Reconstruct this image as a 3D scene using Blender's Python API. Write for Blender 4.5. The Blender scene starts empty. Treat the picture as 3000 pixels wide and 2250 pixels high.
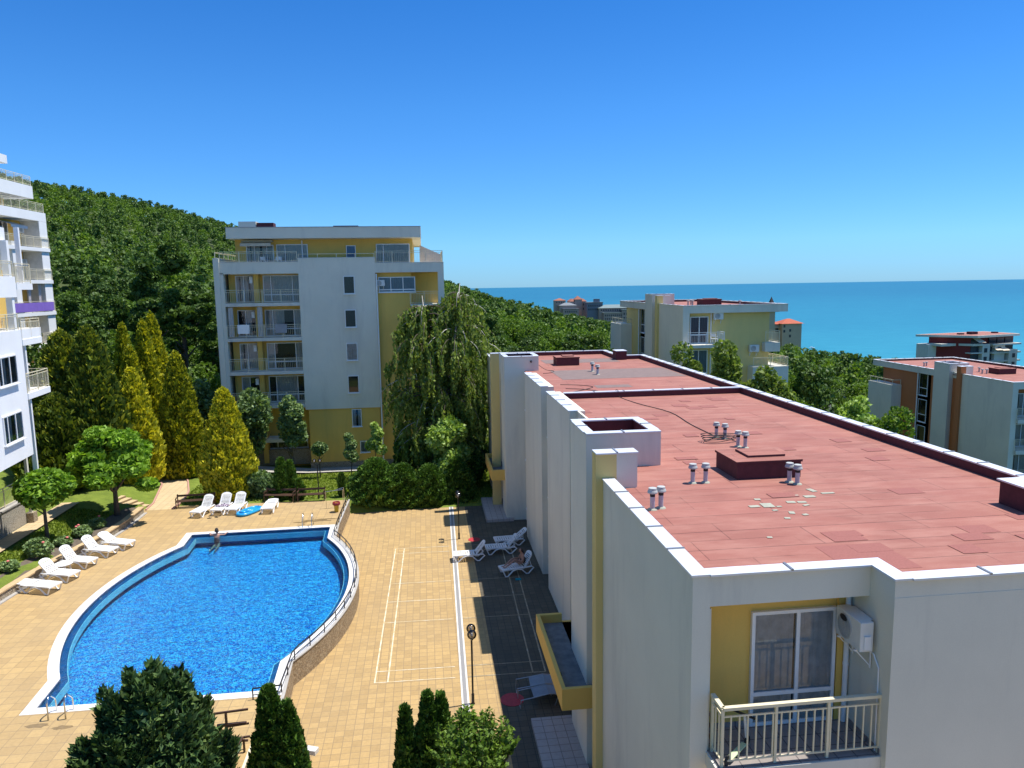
import bpy, math, random
import numpy as np
from mathutils import Vector, Matrix
PI = math.pi
R = math.radians
S = bpy.context.scene
COL = S.collection

# ------------------------------------------------------------------ camera
CAM_H = 13.92
pitch, roll, yaw = R(7.77), R(-0.896), R(6.709)
fw = Vector((math.sin(yaw)*math.cos(pitch), math.cos(yaw)*math.cos(pitch), -math.sin(pitch)))
r0 = Vector((math.cos(yaw), -math.sin(yaw), 0)); u0 = r0.cross(fw)
rv = math.cos(roll)*r0 + math.sin(roll)*u0
uv = -math.sin(roll)*r0 + math.cos(roll)*u0
cd = bpy.data.cameras.new('camera'); cam = bpy.data.objects.new('camera', cd); COL.objects.link(cam)
M = Matrix.Identity(4)
for i in range(3):
    M[i][0] = rv[i]; M[i][1] = uv[i]; M[i][2] = -fw[i]
M[2][3] = CAM_H
cam.matrix_world = M
cd.sensor_width = 36; cd.lens = 36*2153/3000
cd.clip_start = 0.2; cd.clip_end = 60000
S.camera = cam

# ------------------------------------------------------------------ light
SUN_EL, SUN_AZ = R(69), R(8)          # azimuth measured from +x towards +y
w = bpy.data.worlds.new('World'); S.world = w; w.use_nodes = True
nt = w.node_tree
bg = nt.nodes['Background']
sky = nt.nodes.new('ShaderNodeTexSky'); sky.sky_type = 'NISHITA'; sky.sun_disc = False
sky.sun_elevation = SUN_EL; sky.sun_rotation = PI/2 - SUN_AZ
sky.altitude = 100; sky.air_density = 1.0; sky.dust_density = 0.0; sky.ozone_density = 1.0
# clear deep blue air tinted by elevation; unseen zenith raised to fill shaded walls
tcw = nt.nodes.new('ShaderNodeTexCoord'); sxw = nt.nodes.new('ShaderNodeSeparateXYZ'); nt.links.new(tcw.outputs['Generated'], sxw.inputs[0])
rw0 = nt.nodes.new('ShaderNodeValToRGB'); nt.links.new(sxw.outputs[2], rw0.inputs[0]); e = rw0.color_ramp.elements
for i_, (p_, c_) in enumerate(((0, (.20,.44,.91)), (.05, (.25,.53,.93)), (.22, (.19,.52,.93)), (.42, (.095,.44,.88)), (.72, (.75,.95,1.15)))):
    if i_ > 1: e.new(p_)
    e[i_].position = p_; e[i_].color = (*c_, 1)
mxw = nt.nodes.new('ShaderNodeMixRGB'); mxw.blend_type = 'MULTIPLY'; mxw.inputs[0].default_value = 1
nt.links.new(sky.outputs[0], mxw.inputs[1]); nt.links.new(rw0.outputs[0], mxw.inputs[2])
nt.links.new(mxw.outputs[0], bg.inputs[0]); bg.inputs[1].default_value = 0.132
sd = bpy.data.lights.new('sun', 'SUN'); sd.energy = 5.0; sd.angle = R(0.5); sd.color = (1.0, 0.955, 0.88)
so = bpy.data.objects.new('sun', sd); COL.objects.link(so)
sv = Vector((math.cos(SUN_EL)*math.cos(SUN_AZ), math.cos(SUN_EL)*math.sin(SUN_AZ), math.sin(SUN_EL)))
so.rotation_euler = sv.to_track_quat('Z', 'Y').to_euler(); so.location = (0, 0, 80)
S.view_settings.view_transform = 'Standard'; S.view_settings.look = 'None'
S.view_settings.exposure = 0.42; S.view_settings.gamma = 1.0
S.render.engine = 'CYCLES'
try:
    S.cycles.max_bounces = 5; S.cycles.transparent_max_bounces = 12
    S.cycles.caustics_refractive = False; S.cycles.caustics_reflective = False
except Exception: pass

# ------------------------------------------------------------------ object helpers
def tag(o, label=None, cat=None, group=None, kind=None):
    if label: o['label'] = label
    if cat: o['category'] = cat
    if group: o['group'] = group
    if kind: o['kind'] = kind
    return o
def thing(name, label, cat, loc=(0,0,0), rz=0, group=None):
    o = bpy.data.objects.new(name, None); COL.objects.link(o)
    o.location = loc; o.rotation_euler = (0, 0, rz); o.empty_display_size = .2
    return tag(o, label, cat, group)
def kids(o):
    return [c for c in ALLK.get(o.name, [])]
ALLK = {}
def setp(o, parent):
    if parent is not None:
        o.parent = parent; ALLK.setdefault(parent.name, []).append(o)
def copy_tree(o, parent=None, label=None, group=None, loc=None, rz=None, sc=None):
    c = o.copy(); COL.objects.link(c)
    if parent is not None: setp(c, parent)
    for ch in list(kids(o)): copy_tree(ch, c)
    if label: c['label'] = label
    if group: c['group'] = group
    if loc is not None: c.location = loc
    if rz is not None: c.rotation_euler = (0, 0, rz)
    if sc is not None: c.scale = (sc, sc, sc) if not hasattr(sc, '__len__') else sc
    return c

class MB:
    """collects shapes, builds ONE mesh object"""
    def __init__(s): s.v = []; s.f = []; s.m = []; s.cur = 0; s.X = None
    def mat(s, i): s.cur = i; return s
    def add(s, vs, fs):
        n = len(s.v)
        if s.X is not None: vs = [tuple(s.X @ Vector(p)) for p in vs]
        s.v += [tuple(p) for p in vs]; s.f += [tuple(n+i for i in f) for f in fs]; s.m += [s.cur]*len(fs)
        return s
    def box(s, x0, x1, y0, y1, z0, z1):
        if x0 > x1: x0, x1 = x1, x0
        if y0 > y1: y0, y1 = y1, y0
        if z0 > z1: z0, z1 = z1, z0
        return s.add([(x0,y0,z0),(x1,y0,z0),(x1,y1,z0),(x0,y1,z0),(x0,y0,z1),(x1,y0,z1),(x1,y1,z1),(x0,y1,z1)],
                     [(0,3,2,1),(4,5,6,7),(0,1,5,4),(1,2,6,5),(2,3,7,6),(3,0,4,7)])
    def bar(s, a, b, w, h=None, up=(0,0,1)):
        """rectangular bar from a to b, width w, height h"""
        h = h or w; a = Vector(a); b = Vector(b); d = (b-a).normalized(); up = Vector(up)
        if abs(d.dot(up)) > .98: up = Vector((1,0,0))
        x = d.cross(up).normalized()*w/2; y = x.cross(d).normalized()*h/2
        vs = [a-x-y, a+x-y, a+x+y, a-x+y, b-x-y, b+x-y, b+x+y, b-x+y]
        return s.add(vs, [(0,3,2,1)[::-1],(4,5,6,7)[::-1],(0,1,5,4)[::-1],(1,2,6,5)[::-1],(2,3,7,6)[::-1],(3,0,4,7)[::-1]])
    def tube(s, pts, r, n=6, cap=True):
        pts = [Vector(p) for p in pts]; rr = r if hasattr(r, '__len__') else [r]*len(pts)
        rings = []; px = None
        for i, p in enumerate(pts):
            d = (pts[min(i+1, len(pts)-1)] - pts[max(i-1, 0)]).normalized()
            if px is None:
                a = Vector((0,0,1)) if abs(d.z) < .9 else Vector((1,0,0)); px = d.cross(a).normalized()
            px = (px - d*px.dot(d)).normalized(); py = d.cross(px)
            rings.append([p + (px*math.cos(2*PI*k/n) + py*math.sin(2*PI*k/n))*rr[i] for k in range(n)])
        vs = [q for g in rings for q in g]; fs = []
        for i in range(len(pts)-1):
            for k in range(n):
                a = i*n+k; b = i*n+(k+1) % n; fs.append((a, b, b+n, a+n))
        if cap: fs += [tuple(range(n))[::-1], tuple(range((len(pts)-1)*n, len(pts)*n))]
        return s.add(vs, fs)
    def lathe(s, prof, n=16, c=(0,0,0), cap=True):
        vs = []; fs = []
        for (r, z) in prof:
            for k in range(n): vs.append((c[0]+r*math.cos(2*PI*k/n), c[1]+r*math.sin(2*PI*k/n), c[2]+z))
        for i in range(len(prof)-1):
            for k in range(n):
                a = i*n+k; b = i*n+(k+1) % n; fs.append((a, b, b+n, a+n))
        if cap: fs += [tuple(range(n))[::-1], tuple(range((len(prof)-1)*n, len(prof)*n))]
        return s.add(vs, fs)
    def prism(s, poly, z0, z1, top=True, bottom=True):
        """poly: ccw list of (x,y)"""
        n = len(poly); vs = [(p[0], p[1], z0) for p in poly]+[(p[0], p[1], z1) for p in poly]
        fs = [(i, (i+1) % n, n+(i+1) % n, n+i) for i in range(n)]
        if top: fs.append(tuple(range(n, 2*n)))
        if bottom: fs.append(tuple(range(n))[::-1])
        return s.add(vs, fs)
    def quad(s, a, b, c, d): return s.add([a, b, c, d], [(0,1,2,3)])
    def strip(s, inner, outer, z0, z1=None, closed=True):
        """flat or solid ring between two polylines of equal length"""
        n = len(inner); z1 = z0 if z1 is None else z1
        vs = [(p[0],p[1],z1) for p in inner]+[(p[0],p[1],z1) for p in outer]
        fs = []; m = n if closed else n-1
        for i in range(m):
            j = (i+1) % n; fs.append((i, j, n+j, n+i))
        if z1 != z0:
            k = 2*n; vs += [(p[0],p[1],z0) for p in inner]+[(p[0],p[1],z0) for p in outer]
            for i in range(m):
                j = (i+1) % n; fs.append((i, k+i, k+j, j)); fs.append((n+i, n+j, k+n+j, k+n+i)); 
        return s.add(vs, fs)
    def build(s, name, mats, parent=None, smooth=False, loc=None, bevel=0):
        me = bpy.data.meshes.new(name); me.from_pydata(s.v, [], s.f)
        mats = mats if isinstance(mats, (list, tuple)) else [mats]
        for m in mats: me.materials.append(m)
        if len(mats) > 1: me.polygons.foreach_set('material_index', s.m)
        if smooth: me.polygons.foreach_set('use_smooth', [True]*len(s.f))
        me.update()
        o = bpy.data.objects.new(name, me); COL.objects.link(o); setp(o, parent)
        if loc: o.location = loc
        if bevel:
            b = o.modifiers.new('bevel', 'BEVEL'); b.width = bevel; b.segments = 2; b.limit_method = 'ANGLE'
        return o
def npmesh(name, V, F4, mats, parent=None, mi=None, F3=None, smooth=False):
    """quick mesh from numpy: V (n,3), F4 (m,4)"""
    me = bpy.data.meshes.new(name)
    V = np.asarray(V, np.float32); F4 = np.asarray(F4, np.int32)
    me.vertices.add(len(V)); me.vertices.foreach_set('co', V.ravel())
    nl = F4.size; me.loops.add(nl); me.loops.foreach_set('vertex_index', F4.ravel())
    me.polygons.add(len(F4)); me.polygons.foreach_set('loop_start', np.arange(0, nl, F4.shape[1], dtype=np.int32))
    try: me.polygons.foreach_set('loop_total', np.full(len(F4), F4.shape[1], np.int32))
    except Exception: pass
    mats = mats if isinstance(mats, (list, tuple)) else [mats]
    for m in mats: me.materials.append(m)
    if mi is not None: me.polygons.foreach_set('material_index', np.asarray(mi, np.int32))
    if smooth: me.polygons.foreach_set('use_smooth', np.ones(len(F4), bool))
    me.update(calc_edges=True); me.validate()
    o = bpy.data.objects.new(name, me); COL.objects.link(o); setp(o, parent)
    return o

# ------------------------------------------------------------------ materials
class N:
    """tiny node helper"""
    def __init__(s, name, coord='Object'):
        s.mt = bpy.data.materials.new(name); s.mt.use_nodes = True; s.t = s.mt.node_tree
        s.b = s.t.nodes['Principled BSDF']; s.out = s.t.nodes['Material Output']
        s.tc = s.t.nodes.new('ShaderNodeTexCoord'); s.co = s.tc.outputs[coord]
    def n(s, typ, **k):
        x = s.t.nodes.new('ShaderNode'+typ)
        for a, b in k.items(): setattr(x, a, b)
        return x
    def l(s, a, b): s.t.links.new(a, b)
    def scale(s, sc, src=None, rot=(0,0,0), loc=(0,0,0)):
        m = s.n('Mapping'); s.l(src or s.co, m.inputs[0])
        m.inputs['Scale'].default_value = sc if hasattr(sc, '__len__') else (sc,)*3
        m.inputs['Rotation'].default_value = rot; m.inputs['Location'].default_value = loc
        return m.outputs[0]
    def noise(s, sc, det=4, rough=.6, src=None, out=0, dist=0):
        x = s.n('TexNoise'); s.l(src or s.co, x.inputs['Vector']); x.inputs['Scale'].default_value = sc
        x.inputs['Detail'].default_value = det; x.inputs['Roughness'].default_value = rough; x.inputs['Distortion'].default_value = dist
        return x.outputs[out]
    def ramp(s, src, stops, interp='LINEAR'):
        x = s.n('ValToRGB'); s.l(src, x.inputs[0]); e = x.color_ramp.elements; x.color_ramp.interpolation = interp
        while len(e) < len(stops): e.new(.5)
        for i, (p, c) in enumerate(stops):
            e[i].position = p; e[i].color = (c[0], c[1], c[2], 1) if hasattr(c, '__len__') else (c, c, c, 1)
        return x.outputs[0]
    def mix(s, fac, a, b, mode='MIX'):
        x = s.n('MixRGB'); x.blend_type = mode
        for i, q in enumerate((fac, a, b)):
            if hasattr(q, 'links'): s.l(q, x.inputs[i])
            elif i == 0: x.inputs[0].default_value = q
            else: x.inputs[i].default_value = (q[0], q[1], q[2], 1)
        return x.outputs[0]
    def math(s, op, a, b=None):
        x = s.n('Math'); x.operation = op
        for i, q in enumerate((a, b)):
            if q is None: continue
            if hasattr(q, 'links'): s.l(q, x.inputs[i])
            else: x.inputs[i].default_value = q
        return x.outputs[0]
    def bump(s, h, st=.3, d=.02):
        x = s.n('Bump'); x.inputs['Strength'].default_value = st; x.inputs['Distance'].default_value = d
        s.l(h, x.inputs['Height']); s.l(x.outputs[0], s.b.inputs['Normal']); return x
    def color(s, c):
        if hasattr(c, 'links'): s.l(c, s.b.inputs['Base Color'])
        else: s.b.inputs['Base Color'].default_value = (c[0], c[1], c[2], 1)
        return s
    def p(s, **k):
        for a, b in k.items():
            a = a.replace('_', ' '); i = s.b.inputs[a]
            if hasattr(b, 'links'): s.l(b, i)
            else: i.default_value = b
        return s
def plain(name, c, rough=.6, metal=0, var=.12, sc=3, bump=0):
    m = N(name); f = m.noise(sc, 5, .65)
    d = tuple(x*(1-var) for x in c); e = tuple(min(1, x*(1+var)) for x in c)
    m.color(m.ramp(f, [(.3, d), (.7, e)])); m.p(Roughness=rough, Metallic=metal)
    if bump: m.bump(m.noise(sc*20, 3), bump, .01)
    return m.mt
def stucco(name, c, dirt=(.35,.33,.3), amt=.35, var=.05):
    m = N(name); big = m.noise(.35, 5, .6); fine = m.noise(60, 2, .5)
    streak = m.noise(1, 6, .68, src=m.scale((1.1, 1.1, .16), src=m.mix(.25, m.co, m.noise(.5, 2, out=1))), dist=.4)
    c2 = tuple(x*(1-var*2) for x in c)
    col = m.ramp(big, [(.3, c2), (.65, c)])
    col = m.mix(m.math('MULTIPLY', m.ramp(streak, [(.52, 0), (.78, 1)]), amt), col, dirt)
    col = m.mix(.08, col, m.ramp(fine, [(.3, 0.3), (.7, 1)]), 'MULTIPLY')
    m.color(col).p(Roughness=.9); m.bump(m.noise(90, 3, .6), .25, .006)
    return m.mt
WHITE = stucco('white_render', (.76,.725,.60), (.40,.38,.34), .42)
WHITEL = stucco('bright_white_render', (.86,.86,.85), (.55,.55,.53), .15)
WHITE2 = stucco('white_render_weathered', (.73,.70,.60), (.34,.33,.31), .6, .08)
YEL = stucco('yellow_render', (.80,.51,.12), (.36,.27,.09), .35)
YEL2 = stucco('pale_yellow_render', (.76,.58,.22), (.42,.36,.18), .3)
BROWN = stucco('terracotta_render', (.50,.175,.06), (.3,.1,.04), .3)
REDW = stucco('crimson_render', (.26,.035,.03), (.16,.03,.03), .2)
SOFFIT = plain('soffit', (.6,.58,.54), .9)
COPE = plain('metal_coping', (.66,.69,.72), .45, .25, .08, 2)
COPEDK = plain('metal_coping_edge', (.3,.31,.33), .4, .6)
MEMB = plain('dark_red_membrane', (.085,.022,.026), .85, 0, .2, 6)
PVC = plain('white_plastic_frame', (.8,.8,.79), .35, 0, .04)
PLAST = plain('white_lounger_plastic', (.82,.82,.81), .32, 0, .05)
CREAM = plain('cream_railing_paint', (.70,.63,.44), .45, 0, .08)
BROWNP = plain('brown_paint', (.07,.035,.022), .5, 0, .2, 8)
DARKM = plain('dark_metal', (.035,.037,.04), .4, .6)
BLACK = plain('black_rubber', (.015,.015,.016), .7)
STEEL = plain('stainless_steel', (.62,.63,.64), .2, 1.0, .06)
ROOMD = plain('dark_room', (.022,.024,.027), .9)
CURT = plain('curtain_fabric', (.52,.50,.47), .9, 0, .1, 5)
CURTG = plain('grey_sheer_curtain', (.60,.57,.58), .9, 0, .2, 5)
CONC = plain('concrete', (.38,.36,.33), .9, 0, .15, 4, .3)
ACW = plain('ac_casing', (.7,.7,.67), .5, 0, .05)
TRUNK = plain('bark', (.11,.085,.06), .95, 0, .3, 10, .5)
BIRCHB = plain('birch_bark', (.5,.47,.42), .85, 0, .3, 14)
SKIN = plain('skin', (.42,.22,.15), .55, 0, .08)
HAIR = plain('dark_hair', (.015,.01,.008), .6)
BSUIT = plain('black_swimsuit', (.01,.01,.012), .6)
def glass_mat(name, tint, fac, rough=.03):
    m = N(name); tr = m.n('BsdfTransparent'); tr.inputs[0].default_value = (*tint, 1)
    gl = m.n('BsdfGlossy'); gl.inputs['Roughness'].default_value = rough
    fr = m.n('Fresnel'); fr.inputs[0].default_value = fac
    mx = m.n('MixShader'); m.l(fr.outputs[0], mx.inputs[0]); m.l(tr.outputs[0], mx.inputs[1]); m.l(gl.outputs[0], mx.inputs[2])
    m.l(mx.outputs[0], m.out.inputs[0]); return m.mt
GLASS = glass_mat('window_glass', (.86,.90,.90), 1.6)
GLOBE = glass_mat('smoked_globe', (.62,.6,.57), 1.6, .05)
# paving: running-bond slabs
def paving(name, c1, c2, c3, w, h, joint=(.27,.19,.10), stain=.35, wet=False):
    m = N(name); v = m.scale((1,1,1))
    b = m.n('TexBrick'); m.l(v, b.inputs['Vector']); b.inputs['Scale'].default_value = 1
    b.inputs['Brick Width'].default_value = w; b.inputs['Row Height'].default_value = h
    b.inputs['Mortar Size'].default_value = .012; b.inputs['Mortar Smooth'].default_value = .3; b.offset = .0; b.squash = 1
    b.inputs['Color1'].default_value = (*c1, 1); b.inputs['Color2'].default_value = (*c2, 1); b.inputs['Mortar'].default_value = (*joint, 1)
    n1 = m.noise(.22, 5, .65); n2 = m.noise(9, 4, .7); n3 = m.noise(1.3, 6, .7)
    col = m.mix(m.math('MULTIPLY', m.ramp(n1, [(.42, 0), (.68, 1)]), stain), b.outputs[0], c3)
    col = m.mix(.3, col, m.ramp(n2, [(.25, .5), (.6, 1)]), 'MULTIPLY')
    col = m.mix(m.math('MULTIPLY', m.ramp(n3, [(.6, 0), (.75, 1)]), stain*1.0), col, tuple(x*.55 for x in c3))
    m.color(col).p(Roughness=.85); m.bump(m.mix(.5, b.outputs[1], n2), .25, .01)
    return m.mt
PAVE = paving('sandstone_paving', (.47,.315,.13), (.375,.25,.105), (.32,.23,.125), .29, .29)
PAVE2 = paving('deck_paving', (.475,.325,.14), (.39,.265,.118), (.34,.255,.15), .43, .40)
PAVED = paving('shade_moss_paving', (.135,.11,.07), (.10,.082,.052), (.06,.058,.045), .29, .29, (.05,.045,.03), .8)  # darkened colour carries the building's shade as well as moss
PATHM = paving('path_paving', (.60,.45,.25), (.53,.40,.22), (.42,.36,.26), .42, .42)
PORCH = paving('porch_tiles', (.46,.42,.38), (.42,.385,.35), (.36,.33,.31), .33, .33, (.2,.18,.16), .3)
BALT = paving('balcony_tiles', (.30,.26,.24), (.26,.23,.21), (.2,.18,.17), .33, .33, (.12,.1,.1), .3)
def stone(name, c1, c2, joint, sc=3.2):
    m = N(name); v = m.scale(sc, src=m.mix(.15, m.co, m.noise(2, 2, out=1)))
    vo = m.n('TexVoronoi'); vo.feature = 'DISTANCE_TO_EDGE'; m.l(v, vo.inputs['Vector'])
    vc = m.n('TexVoronoi'); m.l(v, vc.inputs['Vector'])
    sep = m.n('SeparateColor'); m.l(vc.outputs['Color'], sep.inputs[0])
    col = m.ramp(sep.outputs[0], [(0, c1), (1, c2)])
    col = m.mix(.35, col, m.ramp(m.noise(14, 4), [(.3, .4), (.7, 1)]), 'MULTIPLY')
    e = m.ramp(vo.outputs[0], [(.02, 0), (.07, 1)])
    m.color(m.mix(e, joint, col)).p(Roughness=.9); m.bump(e, .8, .03); return m.mt
STONE = stone('stone_cladding', (.50,.44,.33), (.40,.31,.2), (.14,.11,.08))
STONEL = stone('pale_stone_cladding', (.52,.48,.40), (.44,.40,.33), (.19,.16,.12))
SLATE = None
def ragged():
    m = N('splitface_stone'); v = m.scale((5, 5, 9), rot=(.5,.3,.4), src=m.mix(.3, m.co, m.noise(3, 3, out=1)))
    vo = m.n('TexVoronoi'); vo.feature = 'DISTANCE_TO_EDGE'; m.l(v, vo.inputs['Vector'])
    vc = m.n('TexVoronoi'); m.l(v, vc.inputs['Vector']); sep = m.n('SeparateColor'); m.l(vc.outputs['Color'], sep.inputs[0])
    col = m.ramp(sep.outputs[0], [(0, (.24,.17,.10)), (.5, (.42,.31,.19)), (1, (.52,.42,.29))])
    e = m.ramp(vo.outputs[0], [(.0, 0), (.06, 1)])
    m.color(m.mix(e, (.16,.11,.07), col)).p(Roughness=.9); m.bump(e, 1, .04); return m.mt
SPLIT = ragged()
def roofmat():
    m = N('red_bitumen_roof')
    b = m.n('TexBrick'); m.l(m.co, b.inputs['Vector']); b.inputs['Scale'].default_value = 1
    b.inputs['Brick Width'].default_value = 7.5; b.inputs['Row Height'].default_value = .98; b.offset = .37; b.offset_frequency = 2
    b.inputs['Mortar Size'].default_value = .013; b.inputs['Mortar Smooth'].default_value = .2
    b.inputs['Color1'].default_value = (.37,.142,.105,1); b.inputs['Color2'].default_value = (.325,.122,.09,1); b.inputs['Mortar'].default_value = (.10,.03,.025,1)
    b2_ = m.n('TexBrick'); m.l(m.scale((1,1,1), loc=(1.3,.49,0)), b2_.inputs['Vector']); b2_.inputs['Scale'].default_value = 1
    b2_.inputs['Brick Width'].default_value = 2.1; b2_.inputs['Row Height'].default_value = .98; b2_.offset = .61; b2_.inputs['Mortar Size'].default_value = .009
    b2_.inputs['Color1'].default_value = (1,1,1,1); b2_.inputs['Color2'].default_value = (.86,.86,.86,1); b2_.inputs['Mortar'].default_value = (.3,.25,.25,1)
    g = m.noise(90, 3, .75); wv = m.noise(1.1, 5, .6, src=m.scale((.8, 2.5, 1), rot=(0,0,.5))); big = m.noise(.28, 4, .6)
    col = m.mix(.6, b.outputs[0], m.ramp(g, [(.3, .45), (.66, 1.1)]), 'MULTIPLY')
    col = m.mix(m.ramp(m.noise(.35, 3, .5), [(.47, 0), (.53, .9)]), col, m.mix(1, col, b2_.outputs[0], 'MULTIPLY'))
    col = m.mix(m.math('MULTIPLY', m.ramp(wv, [(.42, 0), (.70, 1)]), .45), col, (.44,.225,.17))
    col = m.mix(m.math('MULTIPLY', m.ramp(big, [(.5, 0), (.72, 1)]), .5), col, (.25,.085,.068))
    m.color(col).p(Roughness=.88); m.bump(g, .35, .006); return m.mt
ROOF = roofmat()
PATCHD = plain('darker_roof_patch', (.275,.10,.08), .9, 0, .15, 30)
PATCHB = plain('worn_brown_roof_patch', (.19,.135,.12), .9, 0, .12, 4)
PATCHG = plain('grey_green_roof_patch', (.34,.345,.27), .85, 0, .12, 9)
def grassmat(name, a, b, c):
    m = N(name); f = m.noise(1.2, 6, .7); g = m.noise(35, 3, .7)
    col = m.ramp(f, [(.3, a), (.55, b), (.75, c)]); col = m.mix(.55, col, m.ramp(g, [(.25, .35), (.65, 1)]), 'MULTIPLY')
    m.color(col).p(Roughness=.95); m.bump(g, .9, .06); return m.mt
GRASS = grassmat('lawn_grass', (.13,.19,.02), (.20,.27,.028), (.27,.33,.05))
SCRUB = grassmat('forest_floor', (.035,.06,.012), (.06,.09,.018), (.10,.11,.035))
DIRT = plain('garden_soil', (.12,.095,.07), .95, 0, .3, 8, .5)
ASPH = plain('asphalt', (.055,.055,.055), .9, 0, .15, 6, .2)
def leafmat(name, cols, trans=.25, sc=.8, rough=.55):
    m = N(name); gi = m.n('NewGeometry'); oi = m.n('ObjectInfo')
    f = m.math('ADD', m.math('MULTIPLY', gi.outputs['Random Per Island'], .62), m.math('MULTIPLY', m.noise(sc, 3, .6), .5))
    f = m.math('ADD', f, m.math('MULTIPLY', m.math('SUBTRACT', oi.outputs['Random'], .5), .22))
    n = len(cols); col = m.ramp(f, [(.12+.76*i/(n-1), c) for i, c in enumerate(cols)])
    m.color(col).p(Roughness=rough); m.b.inputs['Specular IOR Level'].default_value = .25
    tl = m.n('BsdfTranslucent'); m.l(m.mix(1, col, (1.3,1.35,.6), 'MULTIPLY'), tl.inputs[0])
    mx = m.n('MixShader'); mx.inputs[0].default_value = trans
    m.l(m.b.outputs[0], mx.inputs[1]); m.l(tl.outputs[0], mx.inputs[2]); m.l(mx.outputs[0], m.out.inputs[0]); return m.mt
L_GOLD = leafmat('golden_thuja_foliage', [(.08,.105,.010), (.20,.23,.018), (.48,.46,.026), (.80,.72,.05)], .22, 1.4)
L_OLIVE = leafmat('olive_juniper_foliage', [(.04,.07,.014), (.08,.125,.022), (.15,.20,.03), (.42,.42,.04)], .2, .9)
L_THUJA = leafmat('green_thuja_foliage', [(0.021,0.049,0.011), (0.044,0.096,0.014), (0.088,0.175,0.021), (0.131,0.236,0.035)], .12, 2)
L_JUNI = leafmat('dark_juniper_foliage', [(.014,.035,.014), (.032,.07,.022), (.07,.13,.035), (.14,.20,.055)], .12, 2)
L_CAT = leafmat('bright_catalpa_leaves', [(.05,.12,.012), (.11,.22,.02), (.19,.34,.03), (.29,.46,.05)], .35, 1)
L_ACER = leafmat('grey_green_leaves', [(0.052,0.096,0.032), (0.105,0.175,0.061), (0.193,0.280,0.105), (0.315,0.420,0.175)], .25, 1)
L_LIGHT = leafmat('light_leaves', [(.12,.21,.03), (.22,.34,.06), (.36,.50,.13), (.52,.64,.26)], .35, 1)
L_BIRCH = leafmat('birch_leaves', [(.07,.12,.022), (.13,.19,.035), (.20,.27,.05), (.30,.37,.09)], .34, .7)
L_PINE = leafmat('pine_foliage', [(.035,.075,.018), (.06,.115,.024), (.095,.16,.032), (.13,.21,.045)], .22, .3)
L_WOOD = leafmat('woodland_leaves', [(.05,.105,.014), (.085,.155,.018), (.125,.215,.025), (.19,.29,.042)], .32, .25)
L_ROSE = plain('rose_petals', (.75,.18,.18), .6, 0, .3, 8)
# ================================================================== TERRAIN
def sst(t): t = np.clip(t, 0, 1); return t*t*(3-2*t)
WALLW = [(-20.6,16),(-19.6,20),(-18.95,26),(-18.5,30),(-18.25,32.4),(-17.9,35.2),(-17.45,37.4),(-17.0,39.3),(-16.8,41.5),(-16.8,44.0)]
wy = [p[1] for p in WALLW]; wx = [p[0] for p in WALLW]
def hh(X, Y):
    X = np.asarray(X, float); Y = np.asarray(Y, float)
    base = np.interp(X, [-300,-120,-60,-35,-25,-21.2,-19.5,-18,-15,-9,-5,16,51,100,300], [57,24,9,4.6,2.6,1.75,1.6,1.3,.9,.3,0,0,-5.5,-11,-40])
    p = np.interp(X, [-400,-187,-154,-122,-105,-50,7,25,41,55,74,94,150,200,300], [126,60,51,46,42,25,11,4,-1,-5,-9,-14,-19,-27,-46])
    t = sst((Y-62)/280)
    z = base*(1-t)+p*t
    z = z - np.clip(Y-360, 0, 260)*.03 - np.clip(Y-640, 0, 1e4)*.35
    z = z - np.clip(Y-430, 0, 1e4)*np.clip((X-190)/60, 0, 1)*.25
    # courtyard
    inx = (X > np.interp(Y, wy, wx)-.05)
    court = ((Y < 45.2) & inx & (X < 15)) | ((Y < 9) & (X > -6) & (X < 26.5))
    z = np.where(court, np.where(X > -5.7, -.12, .45), z)
    z = np.where((X > -15.5) & (X < -3) & (Y > 22) & (Y < 41), -1.6, z)
    west = (~inx) & (Y < 46)
    z = np.where(west, np.maximum(z, 1.24), z)
    lawn = (Y >= 45.2) & (Y < 60) & (X > -19) & (X < 15)
    lz = .84*(1-sst((Y-46)/9)); lz = lz*(1-sst((X+4.6)/2.2)*.95)
    lz = np.where(X < -11, lz + (np.clip(-11-X, 0, 5))*.16*sst((Y-47)/7), lz)
    wgt = sst((X+19)/2)*(1-sst((Y-57)/5))
    z = np.where(lawn, z*(1-wgt)+lz*wgt, z)
    # path corridor stays level
    pc = np.interp(Y, [44,47,51,54,58,66], [-16.1,-16.0,-17.0,-18.4,-20.5,-24]); pz = np.interp(Y, [44,50,55,66], [.86,.9,1.1,2.2])
    k = (1-sst((np.abs(X-pc)-1.0)/1.6))*(Y > 45.2)*(Y < 66)
    z = z*(1-k)+(pz-.02)*k
    return z
def h1(x, y): return float(hh(x, y))
def grid(name, xs, ys, mat, dz=0, skip=None):
    X, Y = np.meshgrid(xs, ys); Z = hh(X, Y)+dz
    V = np.stack([X.ravel(), Y.ravel(), Z.ravel()], 1); nx = len(xs); ny = len(ys)
    i, j = np.meshgrid(np.arange(nx-1), np.arange(ny-1)); a = (j*nx+i).ravel()
    F = np.stack([a, a+1, a+1+nx, a+nx], 1)
    if skip: 
        cx = (X[:-1,:-1]+X[1:,1:]).ravel()/2; cy = (Y[:-1,:-1]+Y[1:,1:]).ravel()/2
        F = F[~skip(cx, cy)]
    return tag(npmesh(name, V, F, mat, smooth=True), kind='structure')
FX0, FX1, FY0, FY1 = -30, 18, 6, 66
grid('lawn_ground', np.arange(FX0, FX1+.01, .4), np.arange(FY0, FY1+.01, .4), GRASS)
gx = np.unique(np.concatenate([np.arange(-420, -120, 12), np.arange(-120, 180, 6), np.arange(180, 900, 20)]))
gy = np.unique(np.concatenate([np.arange(-60, 380, 6), np.arange(380, 1100, 20)]))
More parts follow.
